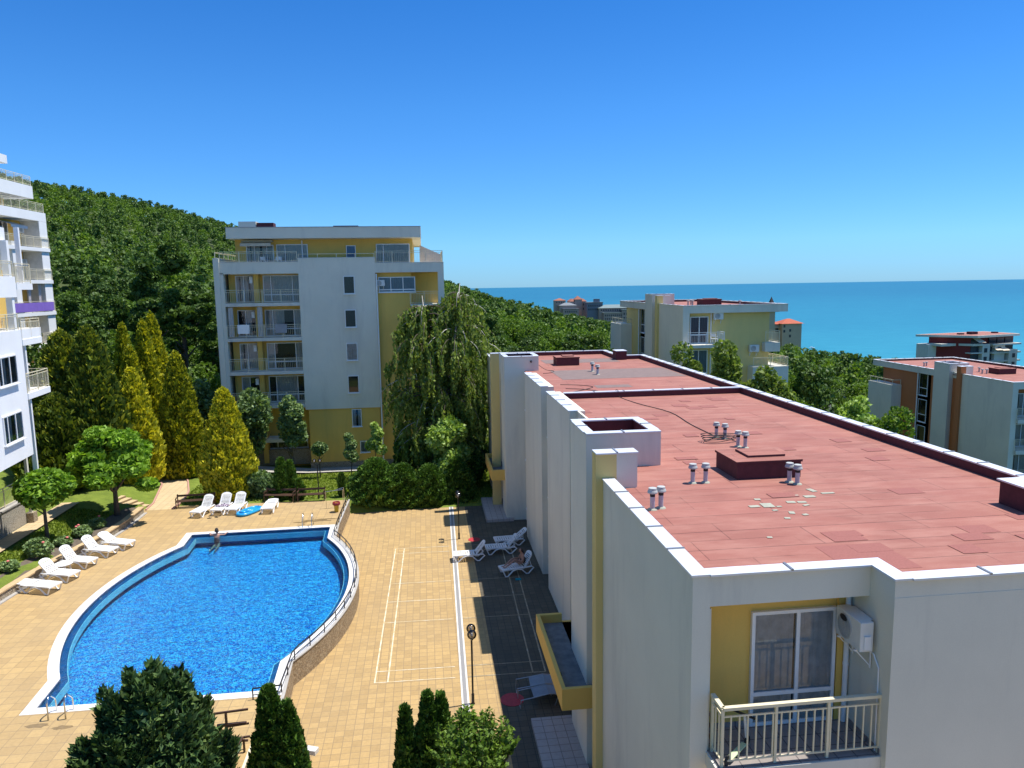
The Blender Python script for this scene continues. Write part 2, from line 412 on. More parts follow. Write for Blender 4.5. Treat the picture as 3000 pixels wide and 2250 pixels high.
grid('forest_ground', gx, gy, SCRUB, -.1, lambda x, y: (x > FX0) & (x < FX1) & (y > FY0) & (y < FY1))
# sea
def seamat():
    m = N('sea_water'); d = m.n('CameraData'); 
    n1 = m.noise(.004, 4, .6, src=m.scale((.5, 2.2, 1))); n2 = m.noise(.05, 4, .7, src=m.scale((.5, 1.6, 1)))
    sx = m.n('SeparateXYZ'); m.l(m.co, sx.inputs[0])
    far = m.ramp(m.math('MULTIPLY', sx.outputs[1], 1/6000.), [(.08, (.035,.25,.31)), (.25, (.018,.165,.24)), (.8, (.011,.11,.185))])
    col = m.mix(m.math('MULTIPLY', m.ramp(n1, [(.4, 0), (.65, 1)]), .3), far, (.02,.18,.25))
    col = m.mix(m.math('MULTIPLY', m.ramp(n2, [(.45, 0), (.7, 1)]), .25), col, (.06,.34,.40))
    m.color(col).p(Roughness=.35); m.b.inputs['Specular IOR Level'].default_value = .12
    m.bump(n2, .6, 1.5); return m.mt
SEA = seamat(); ZS = -86
D = 99.9/.00525
o = MB().quad((-30000,200,ZS),(30000,200,ZS),(30000,D,ZS),(-30000,D,ZS)); 
tag(o.build('sea', SEA), kind='structure')

# ================================================================== COURT, DECK, POOL
PZ = .9
def arc(cx, cy, r, y0, y1, n, sgn):
    a0 = math.asin((y0-cy)/r); a1 = math.asin((y1-cy)/r)
    return [(cx+sgn*r*math.cos(a0+(a1-a0)*i/n), cy+r*math.sin(a0+(a1-a0)*i/n)) for i in range(n+1)]
EARC = arc(-16.75, 31.5, 13.4, 25.0, 38.0, 26, 1)          # south -> north
WARC = arc(-.75, 31.4, 13.85, 37.95, 24.9, 26, -1)         # north -> south
POOL = [(-12.85,22.85),(-4.95,22.85)]+EARC+[(-5.12,40.05),(-13.05,39.92)]+WARC
def offset(poly, d):
    out = []; n = len(poly)
    for i in range(n):
        a = Vector(poly[i-1]); b = Vector(poly[i]); c = Vector(poly[(i+1) % n])
        n1 = Vector((-(b-a).y, (b-a).x)).normalized(); n2 = Vector((-(c-b).y, (c-b).x)).normalized()
        m = (n1+n2).normalized(); k = d/max(.5, m.dot(n1)); out.append((b.x+m.x*k, b.y+m.y*k))
    return out
POOLI = offset(POOL, .36)
m = MB().prism([(-4.93,-24),(26,-24),(26,9),(16,9),(16,45.3),(-5.0,45.3),(-5.1,40.05)]+EARC[::-1]+[(-4.93,22.9)], -.1, 0)
tag(m.build('courtyard_paving', PAVE), kind='structure')
# building's shade painted as a darker, mossy strip of paving
m = MB().quad((2.15,12,.004),(5.7,12,.004),(5.7,45.2,.004),(2.15,45.2,.004)); tag(m.build('painted_shade_strip', PAVED), kind='structure')
deck = [(-5.0,44.75),(-13.0,45.1),(-17.2,45.3)] + [(x+.1, y) for x, y in WALLW[::-1]] + [(-4.9,16),(-4.9,22.85),(-4.95,22.85),(-12.85,22.85)] + WARC[::-1] + [(-13.05,39.92),(-5.12,40.05)]
tag(MB().prism(deck, -.1, PZ, bottom=False).build('pool_deck', PAVE2), kind='structure')
# pool: coping ring, basin, water
poolt = thing('swimming_pool', 'blue tiled swimming pool with curved long sides and a white stone rim', 'pool', (-9, 31, PZ))
def loc0(o): 
    o.matrix_parent_inverse = Matrix.Translation((9, -31, -PZ)); return o
def copemat():
    m = N('white_pool_coping'); b = m.n('TexBrick'); m.l(m.co, b.inputs['Vector']); b.inputs['Scale'].default_value = 1
    b.inputs['Brick Width'].default_value = .33; b.inputs['Row Height'].default_value = .17; b.offset = 0
    b.inputs['Mortar Size'].default_value = .006
    b.inputs['Color1'].default_value = (.72,.70,.66,1); b.inputs['Color2'].default_value = (.64,.62,.59,1); b.inputs['Mortar'].default_value = (.42,.41,.4,1)
    m.color(b.outputs[0]).p(Roughness=.6); return m.mt
CPM = copemat()
loc0(MB().strip(POOLI, POOL, PZ-.16, PZ+.012).build('pool_rim', CPM, poolt))
def basinmat():
    m = N('ripple_light_mosaic'); 
    b = m.n('TexBrick'); m.l(m.co, b.inputs['Vector']); b.inputs['Scale'].default_value = 1; b.offset = 0
    b.inputs['Brick Width'].default_value = .05; b.inputs['Row Height'].default_value = .05; b.inputs['Mortar Size'].default_value = .003
    v = m.n('TexVoronoi'); m.l(m.scale(8, src=m.mix(.2, m.co, m.noise(2.5, 3, out=1))), v.inputs['Vector'])
    s = m.n('SeparateColor'); m.l(v.outputs['Color'], s.inputs[0])
    f = m.math('ADD', m.math('MULTIPLY', s.outputs[0], .42), m.math('MULTIPLY', m.noise(2.6, 7, .78, dist=2.2), .7))
    col = m.ramp(f, [(.43, (.002,.085,.44)), (.53, (.003,.17,.64)), (.59, (.010,.31,.80)), (.66, (.22,.76,.95))])  # bright net of ripple light painted into the mosaic blues
    m.color(m.mix(.15, col, b.outputs[0], 'MULTIPLY')).p(Roughness=.4); return m.mt
BASIN = basinmat(); BASINW = plain('shade_navy_mosaic', (.006,.10,.36), .4, 0, .3, 9)  # side wall mosaic darkened, shade put into its colour
ZW = PZ-.06
m = MB(); n = len(POOLI); zb = .24
m.add([(x, y, zb) for x, y in POOLI], [tuple(range(n))]); loc0(m.build('pool_basin', BASIN, poolt)); m = MB()
m.add([(x, y, zb) for x, y in POOLI]+[(x, y, PZ-.02) for x, y in POOLI], [(i, i+n, (i+1) % n+n, (i+1) % n) for i in range(n)])
loc0(m.build('pool_side_wall', BASINW, poolt))
def watermat():
    m = N('pool_water'); tr = m.n('BsdfTransparent'); tr.inputs[0].default_value = (.42,.84,.97,1)
    gl = m.n('BsdfGlossy'); gl.inputs['Roughness'].default_value = .06
    n1 = m.noise(2.2, 5, .62, src=m.scale((1, 1.5, 1), rot=(0,0,.5)), dist=.6); n2 = m.noise(7, 4, .6, dist=.4)
    bp = m.n('Bump'); bp.inputs['Strength'].default_value = 1; bp.inputs['Distance'].default_value = .16
    m.l(m.math('ADD', n1, m.math('MULTIPLY', n2, .35)), bp.inputs['Height'])
    fr = m.n('Fresnel'); fr.inputs[0].default_value = 1.33; m.l(bp.outputs[0], fr.inputs['Normal']); m.l(bp.outputs[0], gl.inputs['Normal'])
    mx = m.n('MixShader'); m.l(fr.outputs[0], mx.inputs[0]); m.l(tr.outputs[0], mx.inputs[1]); m.l(gl.outputs[0], mx.inputs[2]); m.l(mx.outputs[0], m.out.inputs[0])
    return m.mt
m = MB(); m.add([(x, y, ZW) for x, y in POOLI], [tuple(range(n))])
tag(m.build('pool_water', watermat()), kind='structure')
LEDG = offset(POOLI, .22)
loc0(MB().strip(LEDG, POOLI, ZW-.35, ZW-.09).build('tiled_ledge', plain('teal_mosaic', (.012,.11,.27), .4, 0, .2, 8), poolt))
loc0(MB().strip(offset(POOLI, .245), LEDG, ZW-.35, ZW-.075).build('ledge_edge', PVC, poolt))
inn = offset(POOLI, .01); inn2 = offset(POOLI, .035)
# skimmer inlets
for (x, y, a) in ((-13.8,34.6,.25),(-9.6,39.5,PI/2)):
    mm = MB(); mm.X = Matrix.Translation((x, y, .62)) @ Matrix.Rotation(a, 4, 'Z'); mm.box(-.03,.03,-.14,.14,-.05,.05)
    loc0(mm.build('skimmer', PVC, poolt))

# retaining wall along court side of the deck
rw = thing('retaining_wall', 'rough split stone retaining wall curving round the pool above the court', 'wall', (-5, 31, 0))
path = [(-4.93,16.0),(-4.93,20.6)], [(-4.93,20.6),(-4.93,22.9)]+EARC+[(-5.1,40.05),(-4.98,44.8)]
prof = path[1]
out = []; inn_ = []
for i, p in enumerate(prof):
    a = Vector(prof[max(i-1,0)]); b = Vector(prof[min(i+1,len(prof)-1)]); d = (b-a).normalized(); nn = Vector((d.y, -d.x))
    out.append((p[0]+nn.x*.06, p[1]+nn.y*.06)); inn_.append((p[0]-nn.x*.02, p[1]-nn.y*.02))
mm = MB(); 
for i in range(len(out)-1):
    a, b = out[i], out[i+1]; mm.add([(a[0],a[1],-.05),(b[0],b[1],-.05),(b[0],b[1],PZ-.02),(a[0],a[1],PZ-.02)], [(0,1,2,3)])
o = mm.build('stone_face', SPLIT, rw); o.matrix_parent_inverse = Matrix.Translation((5,-31,0))
mm = MB(); o1 = [(x+.03*(1), y) for x, y in out]; mm.strip(inn_, o1, PZ-.02, PZ+.02, closed=False)
o = mm.build('cap_stone', CONC, rw); o.matrix_parent_inverse = Matrix.Translation((5,-31,0))
# low garden wall west of the deck
gw = thing('garden_wall', 'low stone clad garden wall with sandstone top behind the row of loungers', 'wall', (-17.5,36,PZ))
inv = Matrix.Translation((17.5,-36,-PZ))
L1_ = [(x-.12, y) for x, y in WALLW]; L2_ = [(x+.12, y) for x, y in WALLW]
mm = MB().strip(L1_, L2_, PZ-.3, PZ+.36, closed=False); mm.add([(L2_[-1][0],L2_[-1][1],PZ),(L1_[-1][0],L1_[-1][1],PZ),(L1_[-1][0],L1_[-1][1],PZ+.36),(L2_[-1][0],L2_[-1][1],PZ+.36)],[(0,1,2,3)])
o = mm.build('stone_face', STONE, gw); o.matrix_parent_inverse = inv
mm = MB().strip([(x-.17, y) for x, y in WALLW], [(x+.17, y) for x, y in WALLW], PZ+.36, PZ+.42, closed=False)
o = mm.build('cap_stone', plain('sandstone_cap', (.50,.36,.2), .9, 0, .15, 5, .3), gw); o.matrix_parent_inverse = inv
mm = MB().strip([(x+.12, y) for x, y in WALLW], [(x+.30, y) for x, y in WALLW], PZ, PZ+.05, closed=False)
tag(mm.build('deck_kerb', CONC), kind='structure')
# soil bed behind wall
mm = MB(); bx = [(x-.15, y) for x, y in WALLW]; bw = [(x-1.0-.25*math.sin(y*1.7), y) for x, y in WALLW]
vs = [(x, y, PZ+.37) for x, y in bx]+[(x, y, max(PZ+.37, h1(x, y))+.03) for x, y in bw]; k = len(bx)
mm.add(vs, [(i, i+1, k+i+1, k+i) for i in range(k-1)]); tag(mm.build('soil_bed', DIRT), kind='structure')
# court lines
th = R(-1.05); ca = Vector((math.cos(th), math.sin(th))); cb = Vector((math.sin(th), -math.cos(th))); CO = Vector((-1.90, 38.15))
def linemat():
    m = N('worn_white_paint'); f = m.noise(2.4, 5, .7)
    m.color(m.mix(m.ramp(f, [(.40, 1), (.6, .25)]), (.72,.68,.55), (.55,.42,.23))).p(Roughness=.8); return m.mt
LINE = linemat()
def cq(mm, u0, u1, v0, v1, z=.008):
    P = [CO+ca*u0+cb*v0, CO+ca*u1+cb*v0, CO+ca*u1+cb*v1, CO+ca*u0+cb*v1]
    mm.add([(p.x, p.y, z) for p in P], [(3,2,1,0)])
mm = MB()
for u in (0, .46): cq(mm, u-.026, u+.026, 0, 13.4)
for v in (0, .76, 4.68, 6.7, 8.72, 12.64, 13.4): cq(mm, .03 if v not in (0,13.4) else -.02, 2.85, v-.02, v+.02, .0095)
tag(mm.build('court_markings', LINE), kind='structure')
FAINT = N('dimmed_court_paint'); ff = FAINT.noise(1.7, 5, .7); FAINT.color(FAINT.mix(FAINT.ramp(ff, [(.5, .0), (.62, .45)]), (.30,.245,.155), (.6,.57,.46))).p(Roughness=.85); FAINT = FAINT.mt  # worn line paint, dimmed in colour for the building's shade
mm = MB()
for u in (5.64, 6.1): cq(mm, u-.028, u+.028, 0, 13.4)
for v in (0, .76, 4.68, 6.7, 8.72, 12.64, 13.4): cq(mm, 3.2, 6.1, v-.02, v+.02, .0095)
tag(mm.build('dimmed_court_markings', FAINT), kind='structure')
# drain channel
def dseg(xa, xb, z, mat, name):
    f = lambda y: 1.21-(45.0-y)*.0152
    mm = MB(); mm.add([(f(8)+xa,8,z),(f(8)+xb,8,z),(f(45.2)+xb,45.2,z),(f(45.2)+xa,45.2,z)], [(0,1,2,3)]); return mm
WHEDGE = plain('pale_concrete_kerb', (.6,.58,.54), .8, 0, .15, 4)
m_ = dseg(-.03,.23,.012,WHEDGE,''); tag(m_.build('drain_kerb', WHEDGE), kind='structure')
dr = dseg(.035,.165,.018,STEEL,'').build('drain_grating', plain('grey_grating', (.30,.29,.28), .6, .3, .3, 60)); tag(dr, 'long grey drain grating running down the middle of the paved court', 'drain')
# red round manhole / play discs
for (x, y, r, lab) in ((2.35,38.9,.33,'small red disc on the paving near the row of loungers'),(2.55,23.0,.40,'larger dark red disc on the paving near the tiled porch')):
    mm = MB(); mm.lathe([(r-.02,.006),(r,.006),(r,.02),(0.001,.024)], 28, cap=False)
    o = mm.build('floor_disc', plain('red_paint_disc', (.42,.03,.04), .6, 0, .2, 8)); o.location = (x, y, 0); tag(o, lab, 'disc')
# garden paths, sunk steps
pl = [(-16.75,44.6),(-16.8,46),(-17.3,48.3),(-17.75,50.4),(-19.0,52.7),(-21,56),(-25,64)]
prr = [(-15.35,44.6),(-15.2,46),(-15.5,48.3),(-16.3,50.8),(-17.6,53.6),(-19.4,57.5),(-23,65.5)]
def subdiv(pts, k=4):
    out = []
    for a, b in zip(pts[:-1], pts[1:]):
        for i in range(k): out.append((a[0]+(b[0]-a[0])*i/k, a[1]+(b[1]-a[1])*i/k))
    return out+[pts[-1]]
A_, B_ = subdiv(pl), subdiv(prr); k = len(A_)
def pzf(x, y): return float(np.interp(y, [44,44.9,50,55,66], [.905,.905,.93,1.13,2.23]))
mm = MB(); mm.add([(x, y, pzf(x, y)) for x, y in A_]+[(x, y, pzf(x, y)) for x, y in B_], [(i, k+i, k+i+1, i+1) for i in range(k-1)])
tag(mm.build('garden_path', PATHM), kind='structure')
KERB = plain('pink_path_kerb', (.45,.25,.2), .9, 0, .12, 6)
for pts, s in ((A_, -1), (B_, 1)):
    mm = MB()
    for a, b in zip(pts[:-1], pts[1:]): mm.bar((a[0]+s*.05, a[1], pzf(*a)+.01), (b[0]+s*.05, b[1], pzf(*b)+.01), .1, .1)
    tag(mm.build('path_kerb', KERB), kind='structure')
st = thing('garden_steps', 'sandstone steps rising from the path under the bright green tree', 'steps', (-17,44.9,PZ))
for i in range(5):
    mm = MB().box(-.42, 0, -.55, .55, -.3, .10+.11*i); o = mm.build('step', PATHM, st); o.location = (-.05-.40*i, .1+.16*i, 0); o.rotation_euler = (0,0,R(-20))
# grey pavement along building C base
mm = MB(); mm.add([(-16.5,54.6,.75),(-13,55.0,.40),(-9,55.2,.10),(-3,55.3,.08),(6,55.3,.08),(6,56.4,.09),(-9,56.5,.12),(-16.5,56.5,.8)], [(0,1,6,7),(1,2,6),(2,3,6),(3,4,5,6)])
tag(mm.build('house_pavement', CONC), kind='structure')
# west path + stone wall
mm = MB(); ys = np.arange(30, 44.1, 1.0)
xl, xr = -21.15, -20.15
vs = [(xl, y, max(h1(xl,y), h1(xr,y))+.03) for y in ys]+[(xr, y, max(h1(xl,y), h1(xr,y))+.03) for y in ys]; k = len(ys)
mm.add(vs, [(k+i, k+i+1, i+1, i) for i in range(k-1)]); tag(mm.build('side_path', PATHM), kind='structure')
sw = thing('stone_wall', 'pale crazy stone retaining wall with a cream railing below the white apartments', 'wall', (-21.3,36,1.7))
inv = Matrix.Translation((21.3,-36,-1.7))
mm = MB().box(-21.55,-21.2,28,40.3,1.0,3.0); o = mm.build('stone_face', STONEL, sw); o.matrix_parent_inverse = inv
mm = MB().box(-21.6,-21.15,28,40.3,3.0,3.08); o = mm.build('cap_stone', CONC, sw); o.matrix_parent_inverse = inv
mm = MB().box(-21.25,-20.85,40.35,40.75,1.5,2.3); o = mm.build('pillar_base', STONE, sw); o.matrix_parent_inverse = inv
mm = MB().box(-21.12,-20.98,40.48,40.62,2.3,6.0); o = mm.build('pillar', WHITE, sw); o.matrix_parent_inverse = inv

def railing(parent, pts, h, mat, name='railing', gap=.115, post=1.3, top=.045, bal=.014, mid=True, inv=None, balu=True, pw=.04, z2=None):
    """pts: list of xyz at floor level"""
    mm = MB(); first = True
    for a, b in zip(pts[:-1], pts[1:]):
        a = Vector(a); b = Vector(b); d = b-a; Ld = d.length; up = Vector((0,0,h))
        mm.bar(a+up, b+up, top, top*.7)
        if mid: mm.bar(a+up*.86, b+up*.86, .025, .025)
        mm.bar(a+up*.10, b+up*.10, .025, .025)
        n = max(1, round(Ld/post))
        for i in range(0 if first else 1, n+1):
            p = a+d*i/n; mm.bar(p, p+up, pw, pw)
        first = False
        if balu:
            k = max(2, round(Ld/gap))
            for i in range(1, k):
                p = a+d*i/k; mm.bar(p+up*.10, p+up*(.86 if mid else 1), bal, bal)
    o = mm.build(name, mat, parent)
    if inv is not None: o.matrix_parent_inverse = inv
    return o
railing(sw, [(-21.38,28,3.08),(-21.38,40.2,3.08)], 1.0, CREAM, inv=inv)
# low railing round the pool's court side
lr = thing('pool_railing', 'low dark metal railing following the curved edge of the pool', 'railing', (-5,31,PZ))
inv = Matrix.Translation((5,-31,-PZ))
mm = MB(); rp = [(-5.8,22.72),(-4.97,22.8),(-4.95,24.95)]+[(x-.02, y) for x, y in EARC[1:]]+[(-5.06,40.0),(-4.98,44.7)]
hgt = .38
for a, b in zip(rp[:-1], rp[1:]):
    mm.bar((a[0],a[1],PZ+hgt), (b[0],b[1],PZ+hgt), .035); mm.bar((a[0],a[1],PZ+.16), (b[0],b[1],PZ+.16), .02)
acc = 0; last = None
for a, b in zip(rp[:-1], rp[1:]):
    Ls = (Vector(b)-Vector(a)).length; t = 0
    if last is None: mm.bar((a[0],a[1],PZ), (a[0],a[1],PZ+hgt), .035); last = 0
    while last+ (Ls-t) >= 1.05:
        t += 1.05-last; last = 0; q = Vector(a).lerp(Vector(b), t/Ls); mm.bar((q.x,q.y,PZ), (q.x,q.y,PZ+hgt), .035)
    last += Ls-t
o = mm.build('rail', DARKM, lr); o.matrix_parent_inverse = inv
# ================================================================== BUILDINGS
def WP(o, par):
    o.matrix_parent_inverse = Matrix.Translation(-Vector(par.location)); return o
def part(mm, name, mat, par, **k):
    return WP(mm.build(name, mat, par, **k), par)
rng0 = random.Random(5)
LOC_ = set()
def window(par, O, ux, nrm, wd, ht, cols=(1.0,), transom=None, door=False, curt=1, sill=True, name='window', dark=ROOMD, cmat=None, fw_=.06, deep=.07):
    """O bottom-left corner on the wall plane; ux along wall; nrm outward"""
    O = Vector(O); ux = Vector(ux).normalized(); nrm = Vector(nrm).normalized(); uz = Vector((0,0,1))
    def P(a, b, c): return O+ux*a+uz*b+nrm*c
    def bx(mm, a0, a1, b0, b1, c0, c1):
        v = [P(a,b,c) for c in (c0,c1) for b in (b0,b1) for a in (a0,a1)]
        mm.add(v, [(0,1,3,2),(4,6,7,5),(0,4,5,1),(2,3,7,6),(0,2,6,4),(1,5,7,3)])
    fr = MB(); f = fw_; d0, d1 = 0.0, deep
    bx(fr, 0, f, 0, ht, d0, d1); bx(fr, wd-f, wd, 0, ht, d0, d1); bx(fr, f, wd-f, ht-f, ht, d0, d1-.002); bx(fr, f, wd-f, 0, f, d0, d1-.002)
    x = 0; edges = []
    tot = sum(cols)
    for c in cols[:-1]:
        x += c/tot*wd; edges.append(x); bx(fr, x-f*.55, x+f*.55, f, ht-f, d0+.01, d1-.004)
    if transom: bx(fr, f, wd-f, transom-f*.6, transom+f*.6, d0+.01, d1-.006)
    if sill and not door: bx(fr, -.05, wd+.05, -.05, -.002, 0, deep+.07)
    fo = fr.build(name, PVC, par); (WP(fo, par) if par.name not in LOC_ else None)
    mm = MB(); mm.add([P(f,f,d1*.55),P(wd-f,f,d1*.55),P(wd-f,ht-f,d1*.55),P(f,ht-f,d1*.55)], [(0,1,2,3)]); mm.build('pane', GLASS, fo)
    mm = MB(); mm.add([P(f,f,.004),P(wd-f,f,.004),P(wd-f,ht-f,.004),P(f,ht-f,.004)], [(0,1,2,3)]); mm.build('interior', dark, fo)
    if curt:
        mm = MB(); xs = [0]+edges+[wd]
        spans = []
        for a, b in zip(xs[:-1], xs[1:]):
            L_ = b-a; r = rng0.random()
            if curt == 2 or r < .35: spans.append((a+f, b-f))
            elif r < .7: spans.append((a+f, a+f+L_*.35)); spans.append((b-f-L_*.3, b-f))
            elif r < .85: spans.append((a+f, a+f+L_*.5))
        for a, b in spans:
            k = max(6, int((b-a)/.045)); pts = []
            for i in range(k+1):
                s = a+(b-a)*i/k; pts.append((s, .016+.010*math.sin(i*1.9+.6*math.sin(i))))
            vs = [P(s, f, c) for s, c in pts]+[P(s, ht-f, c) for s, c in pts]
            mm.add(vs, [(i, i+1, k+2+i, k+1+i) for i in range(k)])
        if mm.v: mm.build('curtain', cmat or CURT, fo)
    return fo
GRILLE = plain('grey_fan_grille', (.50,.50,.48), .6)
def acunit(label, loc, rz, group=None, bracket=True):
    """split AC outdoor unit; back on local y=0, faces -y"""
    t = thing('air_conditioner', label, 'air conditioner', loc, rz, group)
    MB().box(-.40,.40,-.34,-.05,0,.56).build('casing', ACW, t, bevel=.012)
    m = MB(); m.lathe([(.0,.0),(.235,.0),(.235,.012),(.215,.018)], 24, cap=False)
    for r in (.05,.10,.15,.19):
        m.lathe([(r,.014),(r+.008,.020),(r+.016,.014)], 24, cap=False)
    for k in range(8): a = k*PI/4; m.bar((.03*math.cos(a),.03*math.sin(a),.015),(.22*math.cos(a),.22*math.sin(a),.015),.01,.006)
    o = m.build('fan_grille', GRILLE, t); o.rotation_euler = (PI/2,0,0); o.location = (-.10,-.341,.28)
    m = MB(); m.box(.402,.43,-.26,-.12,.05,.30); m.build('valve_cover', PVC, t)
    if bracket:
        m = MB()
        for x in (-.28,.28): m.box(x-.015,x+.015,-.38,0,-.03,-.002); m.box(x-.015,x+.015,-.02,0,-.38,-.03); m.bar((x,-.33,-.03),(x,-.02,-.33),.02)
        m.build('bracket', PVC, t)
    return t

# ------------------------------------------------------------------ near building with the red roof
nb = thing('apartment_building', 'nearest white apartment building with a large flat red roof and stepped side walls', 'building', (9, 30, 0))
RZ, PZT = 8.90, 9.17
def cope(mm, a, b, w0, side, z=PZT, seg=1.25, thick=.035):
    """coping flashing from a to b (xy), width w0 towards 'side' (unit xy); returns joints"""
    a = Vector(a); b = Vector(b); s = Vector(side)*w0; d = b-a
    o = Vector(side)*-.03
    P = [a+o, b+o, b+s, a+s]
    if (P[1]-P[0]).cross(P[3]-P[0]) < 0: P = [P[0],P[3],P[2],P[1]]
    mm.mat(0).prism([(p.x,p.y) for p in P], z-thick, z)
    k = max(1, round(d.length/seg))
    for i in range(1, k):
        c = a+d*(i/k); e = d.normalized()*.018
        Q = [c-e+o*1.3, c+e+o*1.3, c+e+s*1.02, c-e+s*1.02]
        if (Q[1]-Q[0]).cross(Q[3]-Q[0]) < 0: Q = [Q[0],Q[3],Q[2],Q[1]]
        mm.mat(1).prism([(p.x,p.y) for p in Q], z-.01, z+.022)
    mm.mat(0)
# --- main walls. outline of body (ccw) at wall faces
XW, XR = 4.22, 14.25
# base body blocks (render)
m = MB()
m.box(7.33,XR-.002,10.38,13.4,0,RZ-.06); m.box(7.33,7.6,10.385,11.3,RZ-.06,PZT-.035); m.box(7.6,XR-.003,10.385,10.64,RZ-.06,PZT-.035); m.box(XR-.245,XR-.004,10.64,13.398,RZ-.06,PZT-.035)
m.box(XW,4.52,11.03,17.12,0,PZT-.035)             # W panel (thin, visible from left)
m.box(4.522,7.328,11.035,11.30,8.60,PZT-.036)           # lintel above balcony
m.box(4.525,7.4,11.67,17.0,0,RZ-.05)               # core behind balcony
m.box(4.56,7.3,11.3,11.7,8.58,8.88)              # slab over balcony
m.box(5.66,XR-.02,13.4,46.6,0,RZ-.06)             # main body
m.box(5.66,12.66,46.6,50.6,0,RZ-.06)
m.box(5.3,5.9,26.74,31.88,0,PZT-.035)             # panel B
m.box(5.3,5.9,33.52,39.0,0,PZT-.035)              # panel A
m.box(4.25,6.34,19.15,21.3,0,9.25)                # tower T, hollow above
m.box(4.5,6.5,41.9,44.0,0,9.25)                   # far tower
m.box(4.24,4.52,45.9,50.8,0,PZT-.035)             # far W panel
m.box(4.5,5.7,45.9,50.75,0,RZ-.05)
m.box(5.0,5.66,17.5,19.15,0,RZ-.05); m.box(5.6,5.68,21.3,26.74,0,PZT-.03)
# parapets
m.box(XR-.24,XR+.0,13.4,46.95,RZ-.08,PZT-.036); m.box(12.68,XR-.24,46.7,46.95,RZ-.08,PZT-.036)
m.box(12.44,12.68,46.95,50.82,RZ-.08,PZT-.036); m.box(5.7,12.44,50.6,50.82,RZ-.08,PZT-.036)
part(m, 'wall', WHITE, nb)
# open-topped rims
def rim(x0,x1,y0,y1,zb,zt,t,name):
    mm = MB(); mm.box(x0,x1,y0,y0+t,zb,zt); mm.box(x0,x1,y1-t,y1,zb,zt); mm.box(x0,x0+t,y0+t,y1-t,zb,zt); mm.box(x1-t,x1,y0+t,y1-t,zb,zt); return mm
def rimcope(x0,x1,y0,y1,z,w_):
    mm = MB(); cope(mm,(x0,y0),(x1,y0),w_,(0,1),z,.9); cope(mm,(x0,y1),(x1,y1),w_,(0,-1),z,.9)
    cope(mm,(x0,y0+w_+.001),(x0,y1-w_-.001),w_,(1,0),z,.8); cope(mm,(x1,y0+w_+.001),(x1,y1-w_-.001),w_,(-1,0),z,.8); return mm

part(rim(4.25,6.34,19.15,21.3,9.25,9.83,.20,''), 'tower_rim', WHITE, nb); part(rimcope(4.25,6.34,19.15,21.3,9.87,.26), 'tower_coping', [COPE, COPEDK], nb)
m = MB(); m.box(4.46,6.13,19.36,21.09,9.25,9.45); part(m, 'tower_floor', ROOF, nb)
m = MB(); m.box(4.451,4.47,19.36,21.09,9.25,9.82); m.box(6.12,6.139,19.36,21.09,9.25,9.82); m.box(4.47,6.12,19.351,19.37,9.25,9.82); m.box(4.47,6.12,21.08,21.099,9.25,9.82); m.box(5.1,5.9,19.8,20.5,9.27,9.4)
part(m, 'tower_lining', MEMB, nb)
part(rim(4.5,6.5,41.9,44.0,9.25,9.72,.20,''), 'tower_rim', WHITE, nb); part(rimcope(4.5,6.5,41.9,44.0,9.76,.26), 'tower_coping', [COPE, COPEDK], nb)
m = MB(); m.box(4.71,6.29,42.11,43.79,9.25,9.27); m.box(4.701,4.72,42.11,43.79,9.25,9.71); m.box(6.28,6.299,42.11,43.79,9.25,9.71); m.box(4.72,6.28,42.101,42.12,9.25,9.71); m.box(4.72,6.28,43.78,43.799,9.25,9.71)
part(m, 'tower_lining', MEMB, nb)
# yellow fins
for (y0, y1, x0, x1, zt) in ((17.12,17.52,4.04,5.08,9.80),(44.6,45.0,3.95,5.0,9.72)):
    m = MB(); m.box(x0,x0+.52,y0,y1,0,zt-.035); part(m, 'fin', YEL2, nb)
    m = MB(); m.box(x0+.52,x1,y0+.002,y1-.002,RZ-.4,zt-.036); part(m, 'fin_upstand', WHITE, nb)
    m = MB(); cope(m,(x0,y0),(x1+.02,y0),y1-y0+.03,(0,1),zt,.62); part(m, 'fin_coping', [COPE, COPEDK], nb)
# roof sheets
m = MB(); m.box(4.45,XR-.2,11.25,17.1,RZ-.1,RZ); m.box(7.5,XR-.2,10.6,11.25,RZ-.1,RZ-.0005)
m.box(5.05,XR-.2,17.1,19.3,RZ-.1,RZ-.001); m.box(5.67,XR-.2,19.3,31.2,RZ-.1,RZ-.0012); roof = part(m, 'roof', ROOF, nb)
m = MB(); m.box(5.67,XR-.2,31.4,46.75,RZ-.1,RZ); m.box(5.6,12.5,46.75,50.62,RZ-.1,RZ-.001); part(m, 'roof', ROOF, nb)
# membrane upstands inside parapets
m = MB(); m.box(XR-.262,XR-.238,13.42,31.2,RZ,PZT-.05); m.box(XR-.262,XR-.238,31.42,46.7,RZ,PZT-.05); m.box(5.85,XR-.265,31.17,31.195,RZ,PZT-.05); m.box(5.85,XR-.265,31.40,31.42,RZ,PZT-.05)
m.box(6.5,12.42,50.575,50.6,RZ,PZT-.05); m.box(12.415,12.438,46.9,50.57,RZ,PZT-.05); m.box(12.7,XR-.265,46.68,46.705,RZ,PZT-.05)
for (y0,y1) in ((26.9,31.15),(33.6,39)): m.box(5.905,5.92,y0,y1,RZ,PZT-.05)
m.box(12.3,13.0,46.4,47.3,RZ,9.46)
m.box(12.6,13.3,13.75,14.5,RZ,9.42); m.box(12.3,15,12.2,12.5,RZ,9.2); part(m, 'parapet_lining', MEMB, nb)
m = MB(); m.box(5.68,XR-.3,31.2,31.4,RZ-.1,PZT-.036); part(m, 'cross_parapet', WHITE, nb)
